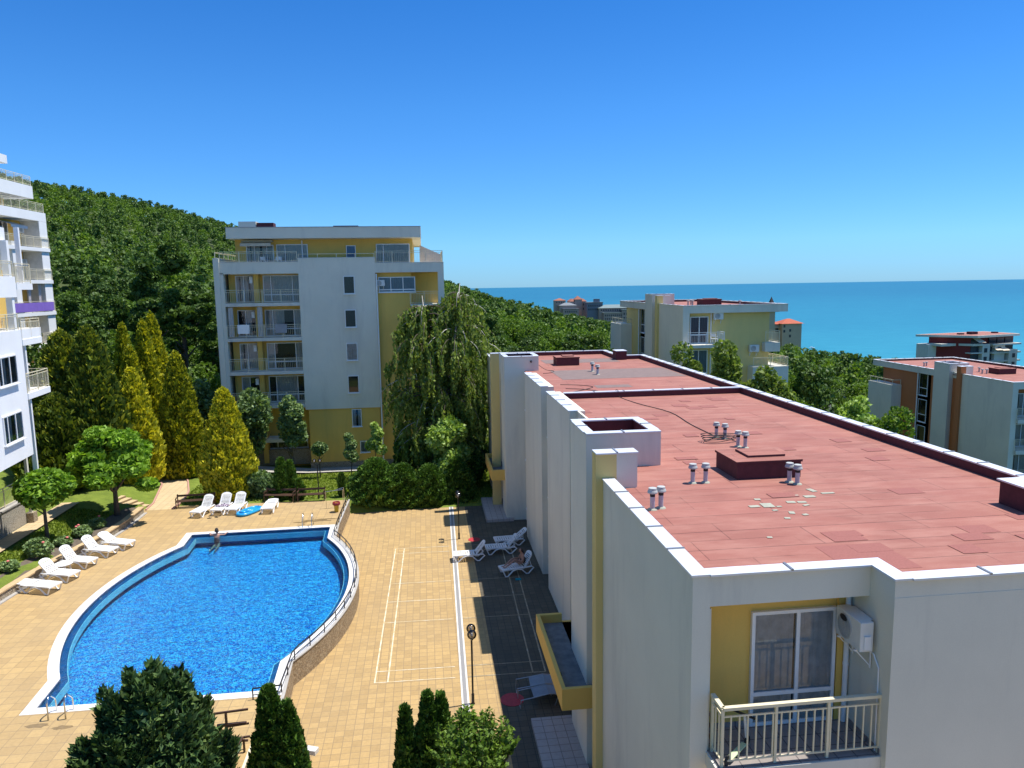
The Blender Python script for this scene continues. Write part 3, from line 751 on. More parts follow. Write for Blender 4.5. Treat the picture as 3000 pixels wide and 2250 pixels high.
# copings
m = MB()
cope(m,(XW,11.0),(XW,17.1),.28,(1,0)); cope(m,(XW+.282,11.0),(7.3,11.0),.27,(0,1)); cope(m,(7.33,10.35),(7.33,11.27),.27,(1,0),seg=2); cope(m,(7.602,10.35),(XR+.03,10.35),.27,(0,1))
cope(m,(XR+.03,10.622),(XR+.03,46.95),.29,(-1,0)); cope(m,(12.69,46.97),(XR-.262,46.97),.27,(0,-1)); cope(m,(12.69,46.972),(12.69,50.84),.27,(-1,0),seg=1.4)
cope(m,(5.65,50.84),(12.42,50.84),.26,(0,-1)); cope(m,(5.95,31.18),(XR-.27,31.18),.24,(0,1))
cope(m,(5.28,26.72),(5.28,31.9),.36,(1,0)); cope(m,(5.28,33.5),(5.28,39.0),.36,(1,0)); cope(m,(4.22,45.9),(4.22,50.8),.28,(1,0))
cope(m,(12.28,46.38),(13.02,46.38),.95,(0,1),9.50,2); cope(m,(12.55,13.7),(13.35,13.7),.85,(0,1),9.46,2); cope(m,(12.6,12.15),(14.0,12.15),.45,(0,1),9.30,2)
part(m, 'coping', [COPE, COPEDK], nb)
# hatches
def hatch(x0,x1,y0,y1,zt,par=nb,zb=RZ):
    mm = MB(); mm.box(x0,x1,y0,y1,zb,zt); mm.box(x0-.03,x1+.03,y0-.03,y1+.03,zt-.05,zt+.0)
    h = part(mm, 'roof_hatch', MEMB, par)
    mm = MB(); mm.box(x0-.035,x1+.035,y0-.035,y1+.035,zt,zt+.012); mm.box(x0+.45,x1-.25,y0+.35,y1-.2,zt+.012,zt+.07); mm.build('hatch_lid', ROOF, h)
    mm = MB(); mm.box(x0+.46,x1-.26,y0+.345,y0+.36,zt+.012,zt+.062); mm.box(x0+.44,x0+.455,y0+.35,y1-.2,zt+.012,zt+.062); mm.build('hatch_lid_edge', MEMB, h)
hatch(7.75,9.45,17.35,18.7,9.36); hatch(7.95,9.35,44.0,45.2,9.41)
# roof patches (real repairs in the felt)
rp_ = random.Random(3)
m = MB()
for (x,y,w_,h_) in ((7.49,15.64,.14,.12),(7.19,15.15,.24,.14),(7.51,15.18,.26,.3),(7.72,15.05,.12,.08),(7.51,14.81,.12,.08),(7.51,14.26,.12,.1),(7.78,14.59,.12,.16),(8.00,14.42,.12,.1),(8.14,15.32,.2,.14),(8.38,15.28,.2,.12),(8.36,15.05,.16,.08),(8.77,15.66,.26,.16),(9.08,16.13,.14,.26),(9.33,15.85,.32,.1),(8.53,15.80,.08,.06),(6.6,13.2,.1,.08)):
    m = MB(); a = rp_.uniform(-.3,.3); m.X = Matrix.Translation((x,y,RZ+.0085)) @ Matrix.Rotation(a,4,'Z'); m.box(-w_/2,w_/2,-h_/2,h_/2,0,.004); part(m, 'repair_patch', PATCHG, nb)
m = MB()
for i in range(34):
    m = MB()
    x, y = rp_.uniform(5.6,13.0), rp_.uniform(11.6,30); w_, h_ = rp_.uniform(.3,.75), rp_.uniform(.3,.55)
    if (7.2<x<10 and 16.6<y<19.4) or (x<6.9 and 18.5<y<22): continue
    m.box(x,x+w_,y,y+h_,RZ+.0045+i*.0002,RZ+.006+i*.0002); part(m, 'felt_patch', PATCHD, nb)
m = MB(); m.box(7.2,8.5,11.35,12.6,RZ+.003,RZ+.0042); part(m, 'felt_patch', PATCHD, nb)
for b_ in ((7.1,13.8,37.5,41.6),(7.5,12.3,45.4,47.6),(8.15,9.9,34.15,35.05)): m = MB(); m.box(*b_,RZ+.004,RZ+.007); part(m, 'worn_felt', PATCHB, nb)
# front balcony (recess x 4.54..7.33, y 11.3..11.65)
BF = 6.03
m = MB(); m.box(4.522,4.56,11.06,11.66,5.9,8.55); part(m, 'balcony_side_wall', WHITE, nb)
m = MB(); m.box(4.56,7.328,11.64,11.67,BF,8.58); part(m, 'balcony_back_wall', YEL, nb)
m = MB(); m.box(4.50,7.328,10.50,11.64,5.78,BF-.015); part(m, 'balcony_slab', WHITE2, nb)
m = MB(); m.box(4.54,7.325,10.53,11.64,BF-.015,BF); part(m, 'balcony_floor', BALT, nb)
m = MB(); m.box(4.56,5.5,11.625,11.64,BF,BF+.09); part(m, 'skirting', BALT, nb); m = MB(); m.box(7.31,7.327,10.55,11.5,BF,BF+.09); part(m, 'skirting', BALT, nb)
m = MB(); m.box(7.12,7.326,11.58,11.64,BF,8.57); part(m, 'corner_pier', YEL, nb)
window(nb, (5.52,11.64,BF+.005), (1,0,0), (0,-1,0), 1.57, 2.14, cols=(1.08,.9), transom=.60, door=True, curt=2, name='balcony_door', cmat=CURTG, fw_=.06, deep=.07)
railing(nb, [(4.60,11.02,BF),(4.60,10.60,BF),(7.33,10.60,BF)], 1.02, CREAM, gap=.145, post=.92, top=.075, bal=.022, inv=Matrix.Translation((-9,-30,0)), pw=.045)
m = MB(); m.tube([(7.26,11.52,BF),(7.26,11.52,8.5)], .045, 12); m.tube([(7.26,11.52,7.1),(7.26,11.52,7.15)], .052, 12); part(m, 'drain_pipe', PVC, nb)
m = MB(); m.tube([(7.29,11.3,7.70),(7.30,10.80,7.68),(7.31,10.66,7.50),(7.315,10.62,2)], .014, 8); part(m, 'condensate_pipe', PVC, nb)
# far side of near building: canopies, porches, narrow windows
for (x0,x1,y0,y1,z) in ((3.42,4.28,18.5,23.2,2.9),(3.7,5.7,42.6,47.1,2.9)):
    m = MB(); m.box(x0,x1,y0,y1,z-.62,z-.3); m.box(x0,x1,y0,y0+.12,z-.3,z); m.box(x0,x1,y1-.12,y1,z-.3,z); m.box(x0,x0+.12,y0+.12,y1-.12,z-.3,z)
    c_ = part(m, 'canopy', YEL, nb)
    MB().box(x0+.12,x1+.6,y0+.12,y1-.12,z-.3,z-.29).build('canopy_deck', plain('weathered_grey_deck',(.16,.165,.16),.9,0,.3,3), c_)
m = MB(); m.box(4.28,5.9,21.3,23.2,2.28,2.6); m.box(4.28,5.9,21.3,23.2,2.6,2.61); part(m, 'canopy_back', YEL, nb)
for (x0,x1,y0,y1) in ((2.98,4.3,17.0,21.6),(3.28,4.9,41.7,46.3)):
    m = MB(); m.box(x0,x1,y0,y1,0,.17); part(m, 'porch', PORCH, nb)
m = MB(); m.box(4.6,5.66,24.2,26.6,0,.12); m.box(4.6,4.7,24.2,26.6,.12,.5); m.box(4.7,5.66,24.0,24.2,.12,.9); part(m, 'planter_wall', YEL, nb)
for y in (24.6,32.6,40.3):
    for z in (1.0,3.9,6.8): window(nb, (5.655,y+.7,z), (0,-1,0), (-1,0,0), .7, 1.3, name='side_window')
m = MB(); m.box(5.0,5.66,45.02,45.88,0,RZ); part(m,'recess_wall',WHITE,nb)

# roof vents
def vent(x, y, z, h, label, group=None, s=1.0):
    t = thing('roof_vent', label, 'vent pipe', (x,y,z), rp_.uniform(0,6), group)
    MB().lathe([(.055*s,0),(.055*s,h*.80)], 16).build('pipe', PVCD, t, smooth=False)
    MB().lathe([(.058*s,h*.60),(.058*s,h*.72)], 16).build('band', BLACK, t)
    m = MB(); m.lathe([(.05*s,h*.74),(.11*s,h*.76),(.115*s,h*.80),(.105*s,h*.86),(.095*s,h*.89),(.09*s,h*.99),(.06*s,h),(.001,h)], 18, cap=False); m.build('cowl', CONCV, t)
    MB().lathe([(.115*s,.0),(.10*s,.02),(.06*s,.035)], 14).build('flashing', PATCHG, t)
    return t
PVCD = plain('grey_vent_pipe', (.48,.46,.48), .5, 0, .12, 9); CONCV = plain('vent_cowl', (.40,.41,.39), .7, 0, .1, 9)
G_ = 'vent pipes on the near red roof'
VN = [(4.90,15.33,'left vent of the pair beside the lower left roof edge'),(5.12,15.41,'right vent of the pair beside the lower left roof edge'),
 (6.55,17.26,'left vent of the pair in front of the dark red hatch'),(6.88,17.25,'right vent of the pair in front of the dark red hatch'),
 (8.93,17.05-.12,'rear vent of the pair at the right corner of the hatch'),(9.03,16.72,'front vent of the pair at the right corner of the hatch'),
 (9.25,22.36,'rear vent standing in the coil of black cable'),(9.42,22.08,'front vent standing in the coil of black cable'),
 (9.36,20.95,'rear vent of the pair just behind the hatch lid'),(9.50,20.75,'front vent of the pair just behind the hatch lid'),
 (9.40,40.7,'farther vent pipe on the far brown patched roof section'),(9.36,39.25,'nearer vent pipe on the far brown patched roof section')]
for x, y, l in VN: vent(x, y, RZ, .50 if y < 30 else .55, l, G_, 1 if y < 30 else 1.25)
# cables
def cable(name, pts, label, r=.014, mat=BLACK):
    mm = MB(); P = []
    for i in range(len(pts)-1):
        for k in range(4):
            t = k/4; p0 = Vector(pts[max(i-1,0)]); p1 = Vector(pts[i]); p2 = Vector(pts[i+1]); p3 = Vector(pts[min(i+2,len(pts)-1)])
            P.append(.5*((2*p1)+(p2-p0)*t+(2*p0-5*p1+4*p2-p3)*t*t+(3*p1-p0-3*p2+p3)*t**3))
    P.append(Vector(pts[-1])); mm.tube(P, r, 6); return tag(mm.build(name, mat, smooth=True), label, 'cable')
cable('roof_cable', [(6.6,34.2,RZ+.02),(7.6,33.6,RZ+.02),(8.2,32.2,RZ+.02),(8.3,31.5,RZ+.03),(8.32,31.43,PZT+.02),(8.35,31.15,PZT+.02),(8.4,31.08,RZ+.03),(8.7,29.2,RZ+.02),(9.3,27.0,RZ+.02),(9.2,24.5,RZ+.02),(9.25,22.6,RZ+.02)], 'long thin black cable running back over the low roof parapet')
pts = []
for i in range(40):
    a = i*.62; rr_ = .42+.12*math.sin(i*1.3); pts.append((9.1+rr_*math.cos(a)*1.1, 21.75+rr_*math.sin(a)*.8, RZ+.02+.006*i))
cable('coiled_cable', pts, 'tangled coil of black cable on the red roof behind the hatch', .012)
cable('roof_cable', [(6.6,35.6,RZ+.02),(7.4,35.3,RZ+.02),(8.0,34.6,RZ+.02),(7.6,33.9,RZ+.02),(6.7,33.0,RZ+.02)], 'short looped black cable on the far roof section')
cable('roof_cable', [(6.55,42.6,RZ+.3),(6.9,41.9,RZ+.05),(7.3,41.4,RZ+.02),(7.0,40.6,RZ+.02),(6.5,40.3,RZ+.02)], 'thin cable curling out from the foot of the far white tower')
# lamp on far tower
m = MB(); m.box(-.05,.05,-.06,0,-.05,.05); m.tube([(0,-.05,.0),(0,-.14,-.05)], .03, 8); o = m.build('wall_lamp', DARKM); o.location = (6.05,41.9,9.45); tag(o, 'small dark spotlight on the far white roof tower', 'lamp')
# objects on the balcony
ac = acunit('white air conditioner hung in the corner of the near balcony', (7.30,11.13,7.74), R(-90)); ac.scale = (.90,.80,.92)
m = MB(); m.lathe([(.001,0),(.11,0),(.11,.004),(.001,.004)], 24, cap=False); o = m.build('maker_badge', BLACK, ac); o.rotation_euler = (PI/2,0,0); o.scale = (1,.55,1); o.location = (-.12,-.372,.44)
m = MB(); m.box(-.3,.3,-.3,-.0,.56,.565); m.build('top_cover', ACW, ac)
m = MB(); m.box(-.5,.4,-.345,-.335,-.02,.58)
sc_ = thing('kick_scooter', 'white and green child scooter parked in the corner of the near balcony', 'scooter', (4.98,10.85,BF), R(40))
m = MB(); m.box(-.3,.26,-.05,.05,.07,.10); m.build('deck', plain('pale_green_plastic',(.55,.68,.42),.4), sc_, bevel=.01)
for x in (-.36,.36):
    m = MB(); m.lathe([(.03,-.016),(.085,-.014),(.09,0),(.085,.014),(.03,.016)], 20); o = m.build('wheel', BLACK, sc_); o.rotation_euler = (PI/2,0,0); o.location = (x,0,.09)
m = MB(); m.bar((.34,0,.1),(.24,0,.62),.035); m.build('stem', PVC, sc_); m = MB(); m.bar((.24,-.2,.62),(.24,.2,.62),.03); m.build('handlebar', BLACK, sc_)
m = MB()
for i in range(2):
    m.bar((4.66,11.1+.3*i,6.03),(4.62,11.15+.3*i,6.65),.03)
for z in (6.15,6.35,6.55): m.bar((4.65,11.08,z),(4.65,11.42,z),.025,.05)
tag(m.build('wooden_rack', plain('reddish_wood',(.28,.13,.06),.6,0,.2,12)), 'small folded wooden rack leaning inside the near balcony', 'rack')
# ------------------------------------------------------------------ middle building (seven storeys)
CY = 56.41
cb_ = thing('apartment_building', 'tall white and yellow apartment block with stacked balconies behind the pool lawn', 'building', (-7, 63, 0))
ci = Matrix.Translation((7,-63,0))
m = MB()
m.box(-9.14,-3.55,CY,CY+1.4,4.70,16.0)                       # white slab wall
m.box(-15.14,-14.74,CY-.1,CY+14,-.5,16.05); m.box(-14.74,-14.5,CY,CY+.5,-.5,15.0)
m.box(-14.74,-9.14,CY,CY+.25,14.93,15.77); m.box(-3.55,1.57,CY,CY+.25,14.90,15.62); m.box(1.32,1.57,CY+.25,CY+9,14.90,15.62)
m.box(1.12,1.57,CY,CY+.5,-.2,14.9)
m.box(-14.17,-.09,CY+.2,CY+15,17.49,18.28)                    # roof slab
m.box(-14.1,-9.1,CY+.5,CY+1.2,14.9,15.2)
part(m, 'wall', WHITE, cb_)
m = MB()
for z in (12.55,9.97,7.45,4.9): part(MB().box(-14.5,-9.142,CY-.02,CY+1.5,z,z+.25), 'floor_slab', WHITE2, cb_)
m.box(-14.7,-9.12,CY+.25,CY+13,14.95,15.3); m.box(-3.56,1.4,CY+.25,CY+13,14.95,15.3)
m.box(-1.0,1.12,CY+.02,CY+1.8,12.3,12.5); m.box(-1.0,1.12,CY+.02,CY+1.8,9.6,9.8); m.box(-1,1.12,CY+.02,CY+1.8,6.9,7.1)
part(m, 'floor_slab', WHITE2, cb_)
m = MB()
m.box(-14.5,-9.0,CY+1.45,CY+14,-.5,14.95); m.box(-9.0,-3.58,CY+1.4,CY+14,-.2,15.6)
m.box(-8.93,-3.62,CY+.12,CY+1.42,-.2,4.70); m.box(-3.62,-.9,CY+.45,CY+14,-.2,14.92); m.box(-.9,1.2,CY+1.8,CY+14,-.2,14.92)
m.box(-12.55,-12.2,CY+.75,CY+1.46,7.7,14.95); m.box(-12.55,-12.2,CY+.75,CY+1.46,.5,7.46)
m.box(-13.9,-.75,CY+1.6,CY+14,15.3,17.49)
part(m, 'yellow_wall', YEL, cb_)
m = MB(); m.box(-8.98,-3.57,CY+.07,CY+.12,-.1,.55); m.box(-14.5,-8.98,CY+.9,CY+1.0,.3,1.5); m.box(-3.57,1.1,CY+.40,CY+.45,-.1,.5); part(m, 'stone_plinth', STONE, cb_)
m = MB(); m.box(-14.2,-.06,CY+.17,CY+15.03,18.28,18.32); part(m, 'roof_edge', COPEDK, cb_)
m = MB(); m.box(-9.16,-3.53,CY-.03,CY+1.42,16.0,16.03); m.box(-14.76,-9.17,CY-.03,CY+.28,15.77,15.79); m.box(-3.52,1.59,CY-.03,CY+.28,15.62,15.64); m.box(-15.16,-14.76,CY-.12,CY+14,16.05,16.08); part(m, 'coping', COPE, cb_)
m = MB(); m.box(-13.9,-12.6,CY+3,CY+4.5,18.32,18.95); part(m, 'chimney', WHITE, cb_); m = MB(); m.box(-12.55,-11.3,CY+3,CY+4,18.32,18.85); m.box(-6.8,-4.9,CY+3,CY+5,18.32,18.6); part(m, 'roof_hatch', MEMB, cb_)
# windows
for z in (13.36,10.86,8.36,5.88): window(cb_, (-5.9,CY,z), (1,0,0), (0,-1,0), .82, 1.32, curt=0 if z != 8.36 else 1, fw_=.05, cmat=CURTG)
window(cb_, (-5.72,CY+.12,3.25), (1,0,0), (0,-1,0), .72, 1.35, fw_=.05); window(cb_, (-5.2,CY+.12,1.2), (1,0,0), (0,-1,0), .72, .9, fw_=.05)
WB = plain('blue_blind', (.06,.15,.35), .6)
for z in (12.80,10.22,7.70,5.15):
    h_ = 2.0
    window(cb_, (-14.0,CY+1.45,z+.03), (1,0,0), (0,-1,0), 1.35, h_, cols=(.6,.75), door=True, name='balcony_door')
    window(cb_, (-12.0,CY+1.45,z+.03), (1,0,0), (0,-1,0), 2.9, h_, cols=(.7,1.9,.9), transom=.55, door=True, name='balcony_window', curt=2 if z in (12.8,) else 1)
    acunit({12.80:'air conditioner on the fourth balcony of the tall middle block',10.22:'air conditioner on the third balcony of the tall middle block',7.70:'air conditioner on the second balcony of the tall middle block',5.15:'air conditioner on the lowest balcony of the tall middle block'}[z], (-12.57,CY+1.15,z+1.45), R(-90), 'air conditioners on the middle block balconies', False).scale = (.85,.85,.85)
    railing(cb_, [(-14.48,CY+.05,z),(-9.16,CY+.05,z)], .95, CREAM, inv=ci, gap=.13)
window(cb_, (-13.1,CY+1.6,15.35), (1,0,0), (0,-1,0), 2.0, 1.75, cols=(.6,.9,.5), door=True, name='balcony_door', curt=1)
window(cb_, (-10.9,CY+1.6,15.35), (1,0,0), (0,-1,0), 2.3, 1.78, cols=(.65,1.7), door=True, name='balcony_door', curt=2)
window(cb_, (-5.75,CY+1.6,15.9), (1,0,0), (0,-1,0), .72, 1.1, curt=2, cmat=WB, fw_=.05)
window(cb_, (-3.5,CY+1.6,15.35), (1,0,0), (0,-1,0), 2.55, 1.75, cols=(.55,2.0), door=True, name='balcony_door', curt=2)
window(cb_, (-3.35,CY+.45,13.42), (1,0,0), (0,-1,0), 2.75, 1.15, cols=(1,1,1), transom=.2, curt=2, name='window', cmat=plain('blue_grey_curtain',(.22,.3,.38),.9))
railing(cb_, [(-14.7,CY+.1,15.78),(-9.2,CY+.1,15.78)], .75, CREAM, inv=ci, gap=.13); railing(cb_, [(-3.5,CY+.1,15.63),(1.5,CY+.1,15.63),(1.5,CY+8,15.63)], .85, CREAM, inv=ci, gap=.13)
railing(cb_, [(-9.1,CY+.2,16.03),(-3.6,CY+.2,16.03)], .3, CREAM, inv=ci, balu=False, mid=False); railing(cb_, [(-1.0,CY+.1,12.5),(1.1,CY+.1,12.5)], .95, CREAM, inv=ci)
railing(cb_, [(-15.05,CY+.2,16.08),(-15.05,CY+9,16.08)], .45, CREAM, inv=ci, balu=False)
m = MB(); m.tube([(-3.47,CY+.02,14.8),(-3.47,CY+.02,.2)], .055, 8); m.tube([(-9.0,CY+.06,15.6),(-9.0,CY+1.5,15.8),(-9.0,CY+1.5,17.4)], .05, 8); part(m, 'downpipe', PVC, cb_)
m = MB(); m.box(-13.3,-11.1,CY+1.0,CY+1.6,17.30,17.42); m.add([(-13.3,CY+.55,17.15),(-11.1,CY+.55,17.15),(-11.1,CY+1.5,17.42),(-13.3,CY+1.5,17.42)],[(0,1,2,3)]); m.box(-13.3,-11.1,CY+.52,CY+.55,16.95,17.17); part(m, 'awning', plain('cream_awning',(.55,.48,.36),.8,0,.1,3), cb_)
m = MB(); m.add([(-.2,CY+3.9,15.65),(1.45,CY+3.9,15.65),(1.45,CY+3.9,16.35),(-.2,CY+3.9,17.1),(-.2,CY+3.95,15.65),(1.45,CY+3.95,15.65),(1.45,CY+3.95,16.35),(-.2,CY+3.95,17.1)],[(0,1,2,3),(7,6,5,4),(3,2,6,7)]); part(m, 'terrace_screen', plain('frosted_screen',(.5,.45,.42),.5), cb_)
m = MB(); m.box(-14.6,-9.15,CY+.3,CY+1.44,2.2,2.45); part(m,'floor_slab',WHITE2,cb_)
window(cb_, (-13.9,CY+1.45,1.5+.0), (1,0,0), (0,-1,0), 4.6, 1.0, cols=(1,1,1,1), name='basement_window', curt=0)
# balcony things of the middle block
def chair(label, loc, rz, group=None, par=None):
    t = thing('plastic_chair', label, 'chair', loc, rz, group)
    m = MB(); m.box(-.22,.22,-.22,.22,.41,.44); m.build('seat', PLAST, t)
    m = MB(); m.bar((-.2,.2,.44),(-.2,.3,.85),.04); m.bar((.2,.2,.44),(.2,.3,.85),.04); m.box(-.2,.2,.27,.30,.6,.86); m.bar((-.24,-.2,.62),(-.24,.24,.64),.035); m.bar((.24,-.2,.62),(.24,.24,.64),.035); m.build('backrest', PLAST, t)
    for x in (-.2,.2):
        for y in (-.2,.2): m = MB(); m.bar((x*1.1,y*1.1,0),(x,y,.42),.035); m.build('leg', PLAST, t)
    return t
chair('left white plastic chair on the top terrace of the middle block', (-11.6,CY+.8,15.30+.02), 2.6, 'white chairs on balconies')
chair('right white plastic chair on the top terrace of the middle block', (-10.7,CY+.75,15.30+.02), 3.6, 'white chairs on balconies')
m = MB(); k = 14
vs = [(-14.35+.05*math.sin(i*1.7)+i*.025, CY+.12+.03*math.sin(i*2.3), z) for z in (10.3,12.5) for i in range(k)]
m.add(vs, [(i,i+1,k+i+1,k+i) for i in range(k-1)]); tag(m.build('balcony_drape', CURT), 'long cream drape tied at the left post of the third balcony', 'curtain')
m = MB(); vs = [(-12.3+.04*math.sin(i*1.7)+i*.028, CY+.2+.03*math.sin(i*2.3), z) for z in (10.3,12.5) for i in range(k)]
m.add(vs, [(i,i+1,k+i+1,k+i) for i in range(k-1)]); tag(m.build('balcony_drape', CURT), 'cream drape hanging in the middle of the third balcony', 'curtain')
for (x, lab, mt) in ((-13.3,'white towel drying on the third balcony railing', PLAST),(-10.6,'grey towel over the third balcony railing',plain('grey_cloth',(.3,.3,.32),.9))):
    m = MB(); m.box(x-.42,x+.42,CY-.035,CY-.02,10.55,11.2); m.box(x-.42,x+.42,CY+.11,CY+.125,10.7,11.2); m.box(x-.42,x+.42,CY-.035,CY+.125,11.2,11.215)
    tag(m.build('towel', mt), lab, 'towel')
acunit('air conditioner left of the triple window high on the middle block', (-3.2,CY+.40,13.9), 0).scale = (.8,.8,.8)

# ------------------------------------------------------------------ sister buildings to the right
def sister(label, X0, Y0, ZR, colm, zb, fro, ln=20.6, wid=10.0):
    t = thing('apartment_building', label, 'building', (X0+5, Y0+10, ZR)); inv = Matrix.Translation((-X0-5,-Y0-10,-ZR))
    Tz, Fz = ZR+.82, ZR+.72
    m = MB()
    m.box(X0,X0+.35,Y0,Y0+6.2,zb,ZR-.03)
    m.box(X0-.1,X0+2.0,Y0+7.9,Y0+10.1,zb,Tz-.35)
    m.box(X0-1.0,X0+.3,Y0+15.4,Y0+19.6,zb,ZR-2.3)
    m.box(X0,X0+.3,Y0+10.1,Y0+ln,ZR-.66,ZR-.03); m.box(X0+.351,X0+wid,Y0+.002,Y0+.3,ZR-.66,ZR-.03); m.box(X0+wid-.3,X0+wid,Y0+.3,Y0+ln,ZR-.66,ZR-.03); m.box(X0+.3,X0+wid-.3,Y0+ln-.3,Y0+ln,ZR-.66,ZR-.03)
    m.box(X0+.35,X0+.75,Y0+7.0,Y0+7.92,ZR-.6,ZR-.03); m.box(X0+.5,X0+.8,Y0+6.9,Y0+7.9,zb,ZR-.6)
    m.box(X0+.352,X0+.56,Y0+.02,Y0+.5,zb,ZR-.66)
    part(m, 'wall', WHITE, t)
    mm = rim(X0-.1,X0+2.0,Y0+7.9,Y0+10.1,Tz-.35,Tz-.03,.2,''); part(mm, 'tower_rim', WHITE, t); part(rimcope(X0-.1,X0+2.0,Y0+7.9,Y0+10.1,Tz,.24), 'tower_coping', [COPE,COPEDK], t)
    m = MB(); m.box(X0+.11,X0+1.79,Y0+8.11,Y0+9.89,Tz-.35,Tz-.33); part(m, 'tower_tray', MEMB, t)
    m = MB(); m.box(X0-.2,X0+.35,Y0+6.2,Y0+6.75,zb,Fz-.03)
    m.box(X0+.35,X0+wid-1.3,Y0+1.2 if fro else Y0+.6,Y0+ln-1.5,zb,ZR-.62)
    m.box(X0+.15,X0+.5,Y0+12.9,Y0+17.4,zb,ZR-.64); m.box(X0+.35,X0+.5,Y0+11.0,Y0+12.9,zb,ZR-.64)
    part(m, 'coloured_wall', colm, t)
    m = MB(); m.box(X0+.35,X0+1.1,Y0+6.22,Y0+6.73,ZR-.4,Fz-.03); part(m, 'fin_upstand', WHITE, t)
    m = MB(); cope(m,(X0-.2,Y0+6.18),(X0+1.12,Y0+6.18),.6,(0,1),Fz,.7); part(m, 'fin_coping', [COPE,COPEDK], t)
    m = MB(); m.box(X0+.3,X0+wid-.3,Y0+.3,Y0+ln-.3,ZR-.3,ZR-.24); part(m, 'roof', ROOF, t)
    m = MB(); e=.24
    cope(m,(X0-.02,Y0-.02),(X0-.02,Y0+6.2),e,(1,0),ZR); cope(m,(X0-.02,Y0+10.15),(X0-.02,Y0+ln),e,(1,0),ZR); cope(m,(X0+e,Y0-.02),(X0+wid,Y0-.02),e,(0,1),ZR); cope(m,(X0+wid,Y0+e),(X0+wid,Y0+ln),e,(-1,0),ZR); cope(m,(X0+e,Y0+ln),(X0+wid-e,Y0+ln),e,(0,-1),ZR)
    part(m, 'coping', [COPE,COPEDK], t)
    m = MB(); m.box(X0+wid-.33,X0+wid-.3,Y0+.3,Y0+ln-.3,ZR-.24,ZR-.04); m.box(X0+.3,X0+wid-.33,Y0+ln-.33,Y0+ln-.3,ZR-.24,ZR-.04); m.box(X0+.3,X0+.33,Y0+10.2,Y0+ln-.3,ZR-.24,ZR-.04); part(m, 'parapet_lining', MEMB, t)
    hatch(X0+4.2,X0+6.0,Y0+6.6,Y0+8.0,ZR+.3,t,ZR-.24)
    m = MB()
    for (a,b) in ((2.6,10.6),(2.6,10.1),(4.0,9.0),(3.2,7.6),(3.6,7.5),(6.6,4.0),(2.0,14.5),(2.5,14.8)): m.lathe([(.07,-.24),(.07,.1),(.15,.12),(.13,.22),(.001,.24)], 10, (X0+a,Y0+b,ZR), cap=False)
    part(m, 'roof_pipe', CONCV, t)
    for zz in (ZR-3.0,ZR-5.8,ZR-8.6):
        if zz-.5 < zb: continue
        window(t, (X0+.35,Y0+11.0+1.75,zz), (0,-1,0), (-1,0,0), 1.3, 2.4, cols=(1,), transom=.8, name='stair_window', curt=0)
        window(t, (X0+.5,Y0+7.88,zz-.05), (0,-1,0), (-1,0,0), .92, 2.45, transom=.8, name='stair_window', curt=0)
    m = MB(); m.tube([(X0+.08,Y0+12.7,ZR-.7),(X0+.08,Y0+12.7,zb)], .06, 8); part(m, 'downpipe', PVC, t)
    railing(t, [(X0-.85,Y0+19.5,ZR-2.3),(X0-.85,Y0+15.5,ZR-2.3),(X0+.1,Y0+15.5,ZR-2.3)], .55, CREAM, inv=inv, balu=False)
    return t, inv
dt, di = sister('yellow apartment block with a white overhanging roof and balcony in front of the sea', 20.94, 58.0, 11.95, YEL2, -4, False, 19.5, 9.0)
# front of D
m = MB()
for b_ in ((21.0,24.17,57.0,58.6,8.52,8.77),(28.0,29.3,57.9,62,8.0,8.75),(26.8,29.9,57.5,63,4.6,6.8)): part(MB().box(*b_), 'balcony_slab', WHITE2, dt)
m = MB(); m.box(21.5,28.0,58.5,60,-4,11.30); part(m, 'coloured_wall', YEL2, dt)
m = MB(); m.box(21.29,21.50,58.01,58.7,-4,11.28); part(m, 'wall', WHITE, dt)
window(dt, (21.72,58.5,8.79), (1,0,0), (0,-1,0), 1.55, 2.2, cols=(1,1), transom=.7, door=True, name='balcony_door', curt=2, cmat=plain('plum_curtain',(.16,.09,.13),.9))
window(dt, (21.70,58.5,6.3), (1,0,0), (0,-1,0), 1.55, 1.95, cols=(1,1), door=True, name='balcony_door', curt=2, cmat=plain('teal_grey_curtain',(.18,.26,.26),.9))
m = MB(); m.tube([(23.5,58.45,11.3),(23.5,58.45,2)], .05, 8); part(m, 'downpipe', PVC, dt)
railing(dt, [(21.05,57.06,8.78),(24.1,57.06,8.78),(24.1,58.45,8.78)], 1.0, PVC, inv=di, gap=.13)
railing(dt, [(28.05,57.95,8.76),(29.25,57.95,8.76),(29.25,62,8.76)], .95, CREAM, inv=di); railing(dt, [(26.85,57.55,6.81),(29.85,57.55,6.81),(29.85,63,6.81)], .75, CREAM, inv=di)
acunit('air conditioner beside the balcony door on the yellow block', (24.03,58.46,10.75), 0)
acunit('lower right air conditioner on the blank wall of the yellow block', (27.2,58.46,8.0), 0)
chair('white plastic chair on the yellow block balcony', (23.5,57.7,8.79), 2.4, 'white chairs on balconies')
et, ei = sister('terracotta and white apartment block at the right edge with a flat red roof', 51.3, 58.4, 4.65, BROWN, -9, True, 20.5, 10.0)
m = MB()
for z in (.95,-1.85,-4.65): part(MB().box(51.86,61.2,58.2,59.6,z,z+.35), 'balcony_slab', WHITE2, et)
for z in (1.31,-1.49,-4.29):
    railing(et, [(51.75,58.25,z),(57,58.25,z)], 1.0, CREAM, inv=ei, gap=.13)
    window(et, (52.3,59.6,z+.02), (1,0,0), (0,-1,0), 2.2, 2.1, cols=(1,1), door=True, name='balcony_door')
window(et, (55.3,59.6,1.33), (1,0,0), (0,-1,0), 1.2, 2.1, door=True, name='balcony_door')

